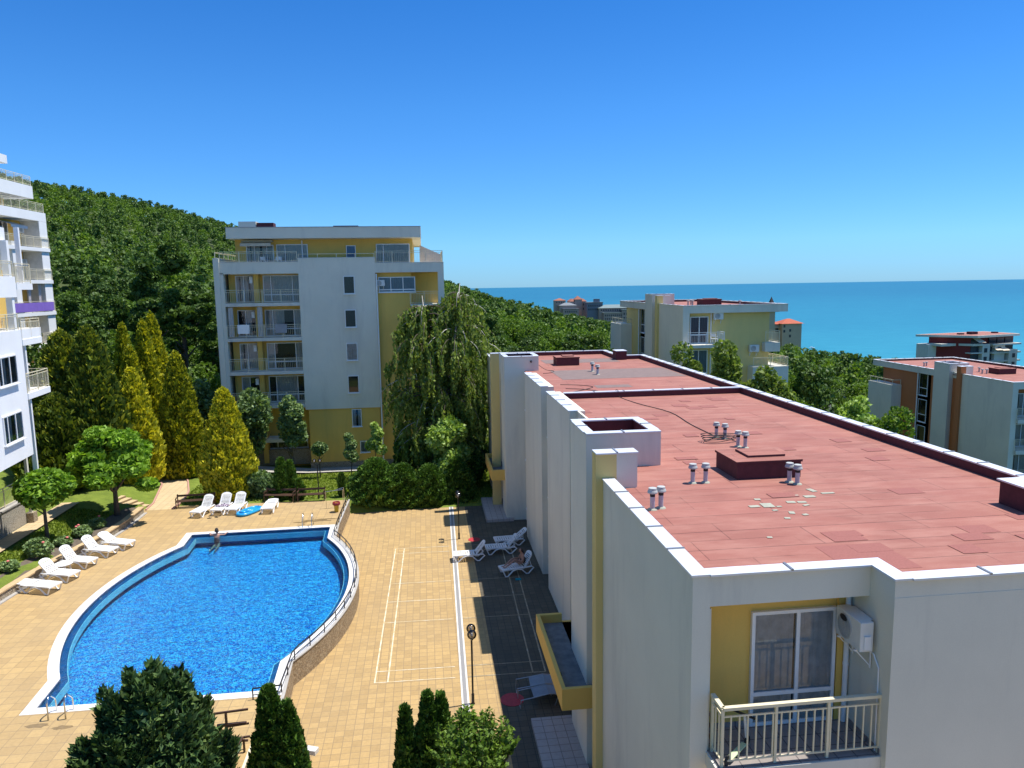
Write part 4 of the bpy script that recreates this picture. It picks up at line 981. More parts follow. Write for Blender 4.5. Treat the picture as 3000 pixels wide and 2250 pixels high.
# ------------------------------------------------------------------ left white buildings
def frame_building(label, P0, ang, name='apartment_building'):
    """local frame: x outward (+x side), y along facade"""
    return thing(name, label, 'building', P0, ang)
# L2: facade plane x = -33 facing +x (local x=0 facade, negative = inside)
l2 = thing('apartment_building', 'farther white apartment block on the left with tiers of yellow lined balconies', 'building', (-33, 70.9, 0))
LOC_.add(l2.name)
W_, H_ = 7.0, 0
m = MB()
def b2(mm, y0, y1, z0, z1, x0=-1.6, x1=0): return mm.box(x0, x1, y0, y1, z0, z1)
b2(m,-1.3,-.002,2,19.94,-1.2,-.002); b2(m,-6,-5.2,2,18.0,-1.2); b2(m,-14,0,2,18.6,-12,-1.6)
b2(m,-14,.0,19.95,20.72,-11); b2(m,-14,-1.8,21.76,22.82,-11,-.003); b2(m,-14,-5.35,24.15,24.80,-11,-.004)
for z in (17.34,14.57,11.82,9.05,6.5): b2(m,-14,-.0,z,z+.30,-1.6,.12)
part_loc = lambda mm, n, mt, p, **k: mm.build(n, mt, p, **k)
part_loc(m, 'wall', WHITEL, l2)
m = MB(); b2(m,-14,-1.3,2,19.95,-1.75,-1.55); b2(m,-14,-2.2,20.7,21.76,-6,-2.2); b2(m,-14,-5.8,22.8,24.15,-6,-3); part_loc(m, 'yellow_wall', YEL, l2)
m = MB(); b2(m,-1.32,-1.3,3,19.9,-1.5,-.02); part_loc(m, 'balcony_side', SOFFIT, l2)
for z in (17.64,14.87,12.12,9.35,6.8):
    railing(l2, [(.06,-13,z),(.06,-.05,z)], .93, CREAM, gap=.13)
    if z > 5:
        window(l2, (-1.55,-3.3-1.6,z+.02), (0,1,0), (1,0,0), 1.5, 2.1, cols=(1,1), door=True, name='balcony_door')
        window(l2, (-1.55,-8.4,z+.02), (0,1,0), (1,0,0), 2.0, 2.1, cols=(1,1), door=True, name='balcony_door')
for z, yy in ((20.74,-.1),(22.84,-1.85)):
    railing(l2, [(-.1,-13,z),(-.1,yy,z)], .78, CREAM, gap=.13)
m = MB()
def awn(mm, x, y0, y1, z, out, drop):
    mm.add([(x,y0,z),(x,y1,z),(x+out,y1,z-drop),(x+out,y0,z-drop)], [(0,1,2,3)]); mm.add([(x+out,y0,z-drop),(x+out,y1,z-drop),(x+out,y1,z-drop-.22),(x+out,y0,z-drop-.22)], [(0,1,2,3)])
AWN = plain('white_awning', (.68,.62,.6), .8, 0, .12, 2)
awn(m,-1.6,-5.2,-2.6,19.8,1.3,.4); awn(m,-2.2,-10,-6.2,22.0,1.8,.45); part_loc(m, 'awning', AWN, l2)
m = MB(); m.box(.10,.13,-7.3,-.35,12.2,12.95); part_loc(m, 'balcony_screen', plain('purple_canvas',(.22,.13,.5),.7,0,.08,2), l2)
for z, lb in ((16.1,'upper air conditioner inside a balcony of the farther left block'),(18.9,'air conditioner under the awning of the farther left block')):
    acunit(lb, (-33-1.5+.1,70.9-2.1,z), R(90), None)
for i, y in enumerate((-5.0,-3.6,-1.9)):
    m = MB(); k = 10; vs = [(-.3+.05*math.sin(j*2), y+.06*j*(1 if z_ > 13 else .45), z_) for z_ in (12.5,14.55) for j in range(k)]
    m.add(vs, [(j,j+1,k+j+1,k+j) for j in range(k-1)]); o = m.build('balcony_drape', CURTG); o.location = (-33,70.9,0)
    tag(o, ('leftmost grey drape above the purple balcony screen','middle grey drape above the purple balcony screen','rightmost grey drape above the purple balcony screen')[i], 'curtain', 'grey drapes above the purple screen')
# L1: nearer, facade turned by 6 degrees
l1 = thing('apartment_building', 'nearer white apartment block at the left edge with big sliding windows', 'building', (-19.25, 37.85, 0), R(6.0))
LOC_.add(l1.name)
DGL0 = plain('dark_green_glazing', (.012,.03,.03), .15, 0, .3, .6)
m = MB(); m.box(-9,0,-14,0,6.0,12.1); m.box(-9,0,-14,-.0,13.65,14.62); m.box(-9,-.25,-14,0,16.3,16.9); m.box(-9,-.9,-14,-.5,15.3,16.3); part_loc(m, 'wall', WHITEL, l1)
m = MB(); m.box(-9,-1.3,-14,-1.0,12.1,16.3); part_loc(m, 'recessed_wall', WHITEL, l1); m = MB(); m.box(-9,-3.0,-14,-.3,1.0,6.0); part_loc(m, 'dark_glazing', DGL0, l1)
m = MB(); m.box(-.32,-.05,-.45,-.2,12.1,16.3); part_loc(m, 'pillar', WHITEL, l1)
window(l1, (0,-2.95,8.32-1.30), (0,1,0), (1,0,0), 2.0, 1.32, cols=(.5,1,.9), name='sliding_window', curt=1)
window(l1, (0,-2.95,11.0-1.34), (0,1,0), (1,0,0), 2.0, 1.34, cols=(.5,1,.9), name='sliding_window', curt=1)
window(l1, (-1.29,-3.0,12.15), (0,1,0), (1,0,0), 1.9, 1.45, cols=(1,1), door=True, name='balcony_door')
for (z, y1) in ((8.70,2.75),(11.32,2.3),(14.0,1.8)):
    m = MB(); m.box(-1.7,.05,0.0,y1,z,z+.30); part_loc(m, 'balcony_slab', WHITEL, l1)
    railing(l1, [(.0,.05,z+.3),(.0,y1-.05,z+.3),(-1.65,y1-.05,z+.3)], .95, CREAM, gap=.12)
m = MB(); m.box(-1.7,.02,.0,2.35,11.62,12.1); part_loc(m, 'balcony_parapet', WHITEL, l1)
for b_ in ((-.25,-.05,.4,.55,5.0,8.7),(-.25,-.05,.4,.55,9.0,11.3),(-.25,-.05,1.0,1.15,14.3,17)): part_loc(MB().box(*b_), 'balcony_post', WHITEL, l1)
railing(l1, [(-.05,-10,12.12),(-.05,-.1,12.12)], .75, CREAM, gap=.13); railing(l1, [(-.05,-10,14.63),(-.05,-.1,14.63)], .7, CREAM, gap=.13)
m = MB(); m.box(-9,-1.7,0,4,6.2,15); part_loc(m, 'rear_wall', YEL, l1)
for z in (5.9,8.95): window(l1, (-1.69,.6,z+.3), (0,1,0), (1,0,0), 1.6, 2.1, cols=(1,1), door=True, name='balcony_door')
a_ = acunit('air conditioner with visible fan high on the nearer left block', (-19.25+.6*math.sin(R(6))-.82, 37.85-1.05, 15.55), R(96))

# ------------------------------------------------------------------ distant buildings
def facade_rows(par, x0, x1, y, z0, z1, rows, colsn, w_, h_, name='window', mat=None, inv=None, nrm='y'):
    for r in range(rows):
        for c in range(colsn):
            cx = x0+(x1-x0)*(c+.5)/colsn; cz = z0+(z1-z0)*(r+.5)/rows
            m = MB()
            if nrm == 'y': m.box(cx-w_/2,cx+w_/2,y-.08,y,cz-h_/2,cz+h_/2)
            else: m.box(y-.08,y,cx-w_/2,cx+w_/2,cz-h_/2,cz+h_/2)
            o = m.build(name, mat or DGL, par)
            if inv is not None: o.matrix_parent_inverse = inv
DGL = plain('dark_window_glass', (.04,.055,.065), .15, 0, .3, .6)
# F: crimson and white block
F0 = (173.5, 216.0, -5.2)
ft = thing('apartment_building', 'distant crimson and white apartment block with cream awnings by the sea', 'building', F0, R(8)); 
m = MB(); m.add([(-10,12,-.35),(1.5,-1.2,-.35),(21,1.0,-.35),(20,14,-.35),(-10,12,.35),(1.5,-1.2,.35),(21,1.0,.35),(20,14,.35)], [(3,2,1,0),(4,5,6,7),(0,1,5,4),(1,2,6,5),(2,3,7,6),(3,0,4,7)])
m.box(-8.5,-3.0,8.0,13,-14,-2.8); m.box(5.2,8.2,.2,5,-16,-2.6); m.box(10.4,14.5,.4,5,-16,-2.6); m.box(15.5,19.0,-.3,5,-16,-4.6)
m.box(-7,5.5,4.3,10,-3.2,-2.4); m.add([(-3,7.6,-3.1),(1.5,.3,-3.1),(5.4,.2,-3.1),(5.4,2,-3.1),(-3,7.6,-2.4),(1.5,.3,-2.4),(5.4,.2,-2.4),(5.4,2,-2.4)], [(3,2,1,0),(4,5,6,7),(0,1,5,4),(1,2,6,5),(2,3,7,6),(3,0,4,7)])
for z in (-3.1,-5.8,-8.5,-11.2): m.box(8.9,20.5,-.2,4,z,z+.5)
for z in (-5.6,-8.4): m.box(.8,5.4,.2,3,z,z+.35)
m.build('wall', WHITE, ft)
m = MB(); m.add([(-7,9.5,-16),(1.8,1.6,-16),(8,2,-16),(8,9,-16),(-7,9.5,-.35),(1.8,1.6,-.35),(8,2,-.35),(8,9,-.35)], [(3,2,1,0),(4,5,6,7),(0,1,5,4),(1,2,6,5),(2,3,7,6),(3,0,4,7)])
m.box(8,19.5,2,9,-16,-.35); m.build('crimson_wall', REDW, ft)
m = MB(); m.add([(-9.3,11.7,.36),(1.5,-.8,.36),(20.4,1.3,.36),(19.4,13.5,.36)], [(0,1,2,3)]); m.build('roof', ROOF, ft)
m = MB(); m.box(4.5,7,4,6,.36,1.2); m.box(1,2.6,5,6.4,.36,.8); m.box(15,16.5,5,6.4,.36,.8); m.build('roof_box', MEMB, ft)
for (x,z) in ((6,-4.6),(6,-7.4),(6,-10.2),(17,-6.6),(17,-9.4),(11.6,-4.4)):
    m = MB(); m.box(x-.1,x+1.1,-.35 if x > 15 else .12,.39,z-.7,z+.7); m.build('window', DGL, ft)
for (x0,x1,z) in ((1.9,5.1,-2.0),(1.9,5.1,-4.3),(1.9,5.1,-7.0),(9.2,12,-1.7),(12.4,15.2,-1.7),(15.6,18.6,-1.7),(9.4,15.2,-6.9),(9.4,15,-4.2),(15.3,19,-3.9)):
    m = MB(); m.box(x0,x1,1.5,2.05,z-1.0,z+1.0); m.build('window', DGL, ft)
m = MB(); awn(m,0,0,1,0,1,0); m = MB()
for (x0,x1,z) in ((2.2,5,-.6),(9.6,12,-3.3),(12.2,15,-3.5)):
    m.add([(x0,1.5,z),(x1,1.5,z),(x1+.4,-.9,z-1.3),(x0+.4,-.9,z-1.3)],[(0,1,2,3)])
m.build('awning', plain('cream_awning_cloth',(.75,.62,.45),.8), ft)
# second block at the far right edge, partly hidden
f2 = thing('apartment_building', 'white block with crimson top floor cut off by the right frame edge', 'building', (194,204,-8))
m = MB(); m.box(0,24,0,10,-14,-1.2); m.box(-1,25,-.6,10,.4,.7); m.build('wall', WHITE, f2); m = MB(); m.box(.8,23,1,9,-1.2,.4); m.build('crimson_wall', REDW, f2)
m = MB(); m.box(-.8,24.8,-.4,9.8,.7,.75); m.build('roof', ROOF, f2)
for x in (3,8): 
    for z in (-3,-6): m = MB(); m.box(x,x+1.4,-.08,0,z-.7,z+.7); m.build('window', DGL, f2)
# G: yellow house with red hipped roof
TILE = plain('red_roof_tiles', (.42,.10,.05), .85, 0, .15, 1.2, .3); SANDW = stucco('sand_render', (.60,.47,.30), (.4,.3,.2), .2)
def hip(mm, x0,x1,y0,y1,z,h,ov=.9):
    x0-=ov;x1+=ov;y0-=ov;y1+=ov; c=(y1-y0)/2
    if (x1-x0) > (y1-y0): r=[(x0+c,(y0+y1)/2,z+h),(x1-c,(y0+y1)/2,z+h)]
    else: c=(x1-x0)/2; r=[((x0+x1)/2,y0+c,z+h),((x0+x1)/2,y1-c,z+h)]
    v=[(x0,y0,z),(x1,y0,z),(x1,y1,z),(x0,y1,z)]+r
    if (x1-x0) > (y1-y0): mm.add(v,[(0,1,5,4),(1,2,5),(2,3,4,5),(3,0,4),(3,2,1,0)])
    else: mm.add(v,[(0,1,4),(1,2,5,4),(2,3,5),(3,0,4,5),(3,2,1,0)])
gt = thing('hotel_building', 'sand coloured hotel with a red hipped roof in front of the sea', 'hotel', (190,370,-9.3))
m = MB(); m.box(-1.8,9.0,0,9,-16,0); m.box(-7.5,-1.6,3,12,-16,-.6); m.build('wall', SANDW, gt)
m = MB(); hip(m,-1.8,9.0,0,9,0,2.4); hip(m,-11,-1.6,3,12,-.3,2.3); m.build('roof', TILE, gt)
for (x,z) in ((2.6,-3.6),(2.6,-6.6),(-.7,-1.3),(-.7,-4.0)): m = MB(); m.box(x-.5,x+.5,-.1,0,z-.7,z+.7); m.build('window', DGL, gt)
for (x,z) in ((-3.4,-3.5),(-5.6,-3.5)): m = MB(); m.box(x-.8,x+.8,2.85,3,z-1,z+1); m.build('window', DGL, gt)
m = MB(); m.box(9,9.6,2,6,-4.2,-4); m.box(9,9.6,2,6,-6.9,-6.7); m.box(-6,-1.7,2,3,-2,-1.8); m.build('balcony_slab', WHITE2, gt)
tt = thing('tower', 'narrow sand coloured tower with a dark pointed spire behind the yellow block', 'tower', (179.6,366,-2.7))
m = MB(); m.box(-1.8,1.6,-1.5,1.5,-18,4.2); m.box(-2.6,3.6,-2.2,2.2,0,.5); m.box(-2.4,3.3,-2.0,2.0,.5,2.8); m.build('wall', SANDW, tt)
m = MB(); m.add([(-1.1,-1.1,4.2),(1.3,-1.1,4.2),(1.3,1.3,4.2),(-1.1,1.3,4.2),(.1,.1,8.0)],[(0,1,4),(1,2,4),(2,3,4),(3,0,4)]); m.build('spire', plain('dark_spire',(.06,.04,.035),.7), tt)
m = MB(); m.box(-.3,.8,-2.05,-2,1.0,2.0); m.build('window', DGL, tt)
# resort buildings on the headland
TW = stucco('pink_sand_render', (.50,.36,.29), (.35,.25,.2), .2); GREYR = plain('grey_roof', (.16,.18,.2), .7, 0, .15, .3); TEALR = plain('teal_grey_roof', (.14,.20,.20), .6, 0, .15, .3)
def resort(label, x, y, z, blocks, roofs, win, wm=TW):
    t = thing('resort_building', label, 'building', (x,y,z)); m = MB()
    for b in blocks: m.box(*b)
    m.build('wall', wm, t)
    for (mt, fn) in roofs: m = MB(); fn(m); m.build('roof', mt, t)
    for (x0,x1,y_,z0,z1,rr,cc) in win: facade_rows(t, x0,x1,y_,z0,z1,rr,cc,(x1-x0)/cc*.5,(z1-z0)/rr*.5)
    return t
TILE0 = TILE; TILE = plain('dull_tiles', (.30,.11,.07), .85, 0, .15, 1)
resort('far resort hotel with several red peaked roofs on the headland', 128, 606, -1.5, [(-7,7,0,12,-30,0),(-3,3,-1,6,-30,1.6)], [(TILE, lambda m: (hip(m,-7,-2,0,12,0,2.2,.4), hip(m,2,7,0,12,0,2.2,.4), hip(m,-3,3,-1,6,1.6,3.0,.4)))], [(-6.5,6.5,0,-8,-.8,2,9)])
resort('far low building with a grey curved roof left of the peaked hotel', 117, 598, -3, [(-6,8,0,10,-30,-1.5),(-4,9,-4,0,-30,-4.5)], [(GREYR, lambda m: (hip(m,-6,8,0,10,-1.5,2.2,.5), m.box(-4.4,9.4,-4.4,0,-4.5,-4.0)))], [(-3,8,-4,-8,-5,1,7)])
resort('far flat grey building with rooftop units right of the peaked hotel', 139, 594, -2.5, [(-6,7,0,10,-30,0),(0,5,2,4,0,3)], [(GREYR, lambda m: m.box(-6.4,7.4,-.5,10.4,0,.4))], [(-5.5,6.5,0,-7,-1,2,7)], plain('slate_wall',(.2,.21,.24),.8))
resort('far long teal roofed resort wing with white terraces', 153, 590, -6, [(-11,14,0,12,-30,-1),(-8,10,-4,0,-30,-4.5)], [(TEALR, lambda m: hip(m,-11,14,0,12,-1,2.6,.8)), (WHITE, lambda m: m.box(-8.5,10.5,-4.5,-.0,-4.9,-4.5))], [(-7.5,9.5,-4,-11,-5.5,2,10),(-10,13,0,-4.0,-1.3,1,12)])
resort('small far red roofed house at the left end of the headland', 112, 604, 0, [(-4,5,0,8,-30,-.5)], [(TILE, lambda m: hip(m,-4,5,0,8,-.5,1.8,.4))], [(-3.5,4.5,0,-3,-1,1,4)])
resort('far pink building half hidden by the yellow block', 166, 585, -9, [(-6,8,0,10,-30,0)], [(TEALR, lambda m: m.box(-6.5,8.5,-.5,10.5,0,.6))], [(-5.5,7.5,0,-8,-1,2,6)])
# ================================================================== FURNITURE
def lounger_proto(name, back_deg, label, loc):
    """foot end at x=0, head towards +x, 1.9 m long"""
    t = thing(name, label, 'sun lounger', loc)
    zs, w2, hx = .34, .31, 1.18
    m = MB(); m.box(0,.07,-w2,w2,zs-.03,zs+.03)
    n = 9
    for i in range(n): x = .09+i*(hx-.12)/n; m.box(x,x+(hx-.12)/n-.034,-w2+.05,w2-.05,zs,zs+.025)
    m.box(.07,hx,-w2,-w2+.05,zs-.03,zs+.03); m.box(.07,hx,w2-.05,w2,zs-.03,zs+.03)
    m.build('seat', PLAST, t)
    m = MB(); a = R(back_deg); Lb = .78
    m.X = Matrix.Translation((hx,0,zs)) @ Matrix.Rotation(-a, 4, 'Y')
    m.box(0,Lb-.12,-w2+.01,-w2+.06,-.02,.03); m.box(0,Lb-.12,w2-.06,w2-.01,-.02,.03)
    k = 7
    for i in range(k): x = .03+i*(Lb-.2)/k; m.box(x,x+(Lb-.2)/k-.036,-w2+.06,w2-.06,-.005,.022)
    arcp = [(Lb-.17+.17*math.sin(q), (w2-.01)*math.cos(q)) for q in [PI*j/10 for j in range(11)]]
    m.prism([(x, y) for x, y in arcp][::-1][::-1], -.01, .028) if False else m.prism([(x, -y) for x, y in arcp], -.01, .028)
    m.build('backrest', PLAST, t)
    for s in (-1, 1):
        y = s*(w2+.015); m = MB()
        m.tube([(.03,y,zs),(.16,y,.03),(.27,y,.02),(.52,y,zs-.09),(.75,y,zs-.02),(1.0,y,zs-.08),(1.22,y,.03),(1.34,y,.02),(1.62,y,zs-.06),(1.5,y,zs+.02),(hx,y,zs)], .034, 6)
        m.bar((.03,y,zs),(hx,y,zs),.03,.06); m.build('side_leg_frame', PLAST, t)
    if back_deg > 5:
        m = MB(); c_, s_ = math.cos(a), math.sin(a)
        for y in (-.2,.2): m.bar((hx+.45*c_,y,zs+.45*s_),(1.55,y,zs-.05),.03)
        m.build('back_strut', PLAST, t)
    return t
LG = 'white plastic sun loungers'
protos = {}
def lounger(x, y, dirdeg, back, label, z=PZ):
    key = back
    if key not in protos:
        t = lounger_proto('sun_lounger', back, label, (x,y,z)); protos[key] = t; t['group'] = LG
    else: t = copy_tree(protos[key], None, label, LG, (x,y,z))
    t.rotation_euler = (0,0,R(dirdeg)); return t
lounger(-13.38,42.50,74,52,'leftmost white lounger of the row behind the pool')
lounger(-12.28,42.72,80,52,'white lounger behind the pool with purple clothes lying on it')
lounger(-11.45,42.72,80,52,'white lounger just left of the blue air mattress')
lounger(-9.42,42.55,88,2,'flat white lounger right of the blue air mattress')
lounger(-16.25,32.65,161,3,'flat white lounger nearest the camera beside the garden wall')
lounger(-16.05,33.95,161,46,'raised white lounger second from the camera beside the garden wall')
lounger(-15.95,35.55,161,52,'white lounger beside the garden wall next to the round white table')
lounger(-15.55,36.95,161,50,'white lounger beside the garden wall, second from the far end')
lounger(-15.1,37.85,158,30,'farthest white lounger in the garden wall row with low back')
lounger(1.05,36.0,2,50,'white lounger half in sunlight across the drain channel',0)
lounger(2.78,36.75,2,50,'nearer of the two white loungers side by side in the building shade',0)
lounger(3.35,37.85,4,38,'farther of the two white loungers side by side in the building shade',0)
lg = lounger(3.25,33.70,14,58,'white lounger in the shade with a woman sitting on it',0)
# round side table
t = thing('side_table', 'small round white plastic table between two loungers by the garden wall', 'table', (-17.0,35.0,PZ))
MB().lathe([(.001,.43),(.36,.43),(.38,.45),(.38,.47),(.001,.475)], 28, cap=False).build('tabletop', PLAST, t)
for a in (0.6,2.2,3.7,5.3):
    m = MB(); m.bar((.22*math.cos(a),.22*math.sin(a),.44),(.27*math.cos(a),.27*math.sin(a),0),.05); m.build('leg', PLAST, t)
# grey sling loungers by the porch
def sling(label, loc, rz):
    t = thing('sling_lounger', label, 'sun lounger', loc, rz, 'grey sling loungers')
    pr = [(.0,.30),(.45,.36),(.95,.44),(1.25,.40),(1.75,.62)]; m = MB(); k = len(pr)
    for i in range(1,k-1):
        (x0,z0),(x1,z1) = pr[i],pr[i+1]; m.add([(x0,-.28,z0),(x1,-.28,z1),(x1,.28,z1),(x0,.28,z0),(x0,-.28,z0-.012),(x1,-.28,z1-.012),(x1,.28,z1-.012),(x0,.28,z0-.012)],[(0,1,2,3),(7,6,5,4),(0,4,5,1),(2,6,7,3)])
    m.build('sling', plain('blue_grey_mesh',(.22,.27,.31),.7), t)
    m = MB()
    for y in (-.3,.3): m.tube([(.0,y,0),(.02,y,.28)]+[(x,y,z) for x,z in pr], .016, 6); m.tube([(1.3,y,.40),(1.15,y,0)], .016, 6)
    m.tube([(.0,-.3,.0),(.0,.3,.0)], .016, 6); m.tube([(1.75,-.3,.62),(1.75,.3,.62)], .016, 6); m.build('frame', plain('dull_silver_tube',(.4,.4,.4),.4,.7), t)
    return t
sling('farther of two grey sling loungers beside the entrance canopy', (2.75,23.45,0), R(-2)); sling('nearer of two grey sling loungers beside the entrance canopy', (2.75,22.72,0), R(2))
# clothes, flip flops, float
rq = random.Random(8)
m = MB(); g_ = 12; vs = []
for j in range(g_):
    for i in range(g_):
        u, v_ = i/(g_-1)-.5, j/(g_-1)-.5; vs.append((u*.75+.03*math.sin(7*v_), v_*.42+.03*math.sin(9*u), max(.0, .09*math.exp(-6*(u*u+v_*v_))*(1+math.sin(13*u+4*v_)*.6)+.02*rq.random())))
m.add(vs, [(j*g_+i,j*g_+i+1,(j+1)*g_+i+1,(j+1)*g_+i) for j in range(g_-1) for i in range(g_-1)])
nclo = N('striped_purple_cloth'); wv = nclo.n('TexWave'); nclo.l(nclo.co, wv.inputs[0]); wv.inputs['Scale'].default_value = 3; wv.inputs['Distortion'].default_value = 6
nclo.color(nclo.ramp(wv.outputs[0], [(.3,(.05,.03,.06)),(.6,(.30,.2,.32)),(.9,(.55,.5,.55))])).p(Roughness=.9)
o = m.build('clothes', nclo.mt, smooth=True); o.location = (-12.1,43.55,PZ+.37); tag(o, 'bunched purple and white clothes on a white lounger behind the pool', 'clothes')
for i, (x, y, a, lb) in enumerate(((-12.55,42.35,.4,'left black flip flop in front of the loungers'),(-12.2,42.5,-.5,'right black flip flop in front of the loungers'))):
    m = MB(); m.prism([(.13*math.cos(q), .05*math.sin(q)) for q in [2*PI*k/14 for k in range(14)]], 0, .025); m.tube([(.07,0,.02),(.02,.03,.06),(-.03,.045,.02)], .008, 5); m.tube([(.07,0,.02),(.02,-.03,.06),(-.03,-.045,.02)], .008, 5)
    o = m.build('flip_flop', BLACK); o.location = (x,y,PZ); o.rotation_euler = (0,0,a); tag(o, lb, 'flip flop', 'flip flops')
ft_ = thing('air_mattress', 'glossy blue inflatable air mattress lying on the deck by the loungers', 'air mattress', (-10.5,43.1,PZ), R(60))
BLUEP = plain('blue_vinyl', (.02,.30,.62), .22, 0, .05)
def sup(a, b, n=40, e=.75): return [(a*math.copysign(abs(math.cos(q))**e, math.cos(q)), b*math.copysign(abs(math.sin(q))**e, math.sin(q))) for q in [2*PI*k/n for k in range(n)]]
m = MB(); m.tube([(x,y,.10) for x,y in sup(.80,.36)]+[(x,y,.10) for x,y in sup(.80,.36)[:2]], .095, 10, cap=False); m.build('rim_tube', BLUEP, ft_, smooth=True)
m = MB(); vs = []; fs = []
P_ = sup(.72,.28); m.prism(P_, .06, .10)
for y in (-.14,0,.14): m.tube([(-.2,y,.10),(.2,y,.11),(.62,y,.10)], .07, 8)
m.build('body', BLUEP, ft_, smooth=True); m = MB(); m.tube([(-.5,-.2,.15),(-.52,0,.17),(-.5,.2,.15)], .10, 10); m.build('pillow', BLUEP, ft_, smooth=True)
o = MB().box(-.13,.13,-.09,.09,0,.05).build('towel', plain('teal_cloth',(.0,.22,.26),.8)); o.location = (4.04,33.05,0); tag(o, 'small folded teal cloth on the shaded paving near the seated woman', 'cloth')
m = MB(); rw2 = random.Random(4)
for (cx,cy,sx,sy) in ((-6.3,40.9,.9,.16),(-5.9,41.15,.7,.12),(-7.2,40.75,.5,.1),(-6.8,41.0,.35,.15),(-12.0,22.2,.35,.12),(-11.2,22.0,.3,.12)):
    k = 18; m.add([(cx+sx*math.cos(2*PI*i/k)*rw2.uniform(.7,1.1), cy+sy*math.sin(2*PI*i/k)*rw2.uniform(.6,1.2), PZ+.004+.0006*cx*.1) for i in range(k)], [tuple(range(k))])
tag(m.build('wet_patches', plain('wet_paving',(.22,.15,.07),.25,0,.2,6)), kind='structure')
# waste bin
t = thing('waste_bin', 'yellow waste bin lined with a dark red bag at the corner of the deck', 'bin', (-5.42,42.4,PZ))
MB().lathe([(.15,.04),(.19,.52)], 4).build('body', plain('yellow_bin_plastic',(.62,.42,.03),.5,0,.05), t).rotation_euler = (0,0,.8)
m = MB()
m.lathe([(.20,.42),(.23,.47),(.225,.55),(.19,.60),(.16,.56),(.15,.5)], 16, cap=False); m.build('bag', plain('dark_red_bag',(.25,.02,.03),.35), t)
MB().tube([(0,.2,0),(0,.2,.5)], .02, 6).build('post', DARKM, t)
# benches / brown rails
def bench(label, x0, y0, x1, y1, z, group='brown benches on the deck edge'):
    t = thing('bench', label, 'bench', ((x0+x1)/2,(y0+y1)/2,z), math.atan2(y1-y0,x1-x0), group)
    L_ = math.hypot(x1-x0,y1-y0)/2
    for yy, zz in ((-.16,.42),(0,.42),(.16,.42)): 
        pass
    m = MB(); [m.box(-L_,L_,yy-.06,yy+.06,.40,.44) for yy in (-.15,0,.15)]; m.build('seat', BROWNP, t)
    m = MB(); m.box(-L_,L_,.24,.28,.62,.74); m.build('backrest', BROWNP, t)
    for s in (-1,1):
        m = MB(); x = s*(L_-.04); m.bar((x,-.2,0),(x,-.2,.62),.05); m.bar((x,.24,0),(x,.28,.78),.05); m.bar((x,-.22,.62),(x,.27,.62),.05); m.bar((x,-.2,.38),(x,.24,.38),.04); m.build('leg_frame', BROWNP, t)
    return t
bench('long brown bench at the back of the deck left of the hedge', -10.05, 45.3, -8.2, 44.95, PZ); bench('brown bench at the deck edge under the double globe lamp', -8.05, 44.95, -6.4, 44.95, PZ)
bench('dark brown bench behind the leftmost lounger beside the path', -15.1, 44.75, -12.9, 44.9, PZ)
# shower frame and ladder rails
t = thing('shower_frame', 'thin grey metal frame at the back right corner of the deck', 'frame', (-5.6,43.15,PZ))
m = MB(); m.tube([(-.5,0,0),(-.5,0,1.03),(.48,.05,1.1),(.48,.05,0)], .02, 6); m.tube([(-.02,.02,1.07),(.48,.5,1.1),(.48,.9,0)], .015, 6); m.build('tube_frame', STEEL, t)
def ladder(label, x, y, rz, z=PZ):
    t = thing('pool_ladder', label, 'pool ladder', (x,y,z), rz, 'stainless pool ladders')
    for s in (-.25,.25):
        m = MB(); m.tube([(s,0,0),(s,0,.52),(s,.04,.64),(s,.14,.70),(s,.26,.66),(s,.48,.45),(s,.52,.35),(s,.52,-1.0)], .024, 8); m.build('handrail', STEEL, t, smooth=True)
    for k in range(4): m = MB(); m.box(-.24,.24,.47,.56,-.2-.25*k,-.17-.25*k); m.build('step', STEEL, t)
    return t
ladder('stainless steel ladder at the far end of the pool', -6.7,40.28,PI); ladder('stainless steel ladder at the near left corner of the pool', -11.55,22.45,0)
# lamps
def lamp(label, x, y, z, h, sep=.22, rz=PI/2, r=.155):
    t = thing('street_lamp', label, 'street lamp', (x,y,z), rz, 'double globe lamps')
    m = MB(); m.tube([(0,0,0),(0,0,.35)], .05, 10); m.tube([(0,0,.35),(0,0,h-.25)], .032, 8); m.lathe([(.07,0),(.06,.03)], 12); m.build('pole', DARKM, t)
    m = MB(); m.tube([(-sep,0,h-.08),(-sep*.9,0,h-.18),(0,0,h-.25),(sep*.9,0,h-.18),(sep,0,h-.08)], .018, 6)
    for s in (-sep,sep): m.lathe([(.05,0),(.06,.04)], 10, (s,0,h-.12))
    m.build('arm', DARKM, t)
    for s in (-sep,sep):
        m = MB(); m.lathe([(r*math.sin(q)+.001,-r*math.cos(q)) for q in [PI*k/12 for k in range(13)]], 20, cap=False); g = m.build('globe', GLOBE, t, smooth=True); g.location = (s,0,h+r-.1)
        m = MB(); m.lathe([(.02,-.09),(.045,-.02),(.03,.05),(.001,.06)], 10); m.build('bulb', PVC, g)
    return t
lamp('double globe lamp beside the drain channel near the canopy', 1.22,22.97,0,2.5); lamp('double globe lamp near the far end of the paved court', 1.53,39.15,0,2.5)
lamp('black double globe lamp on the lawn behind the benches', -6.85,45.45,PZ,2.35,.17,0.0,.12)
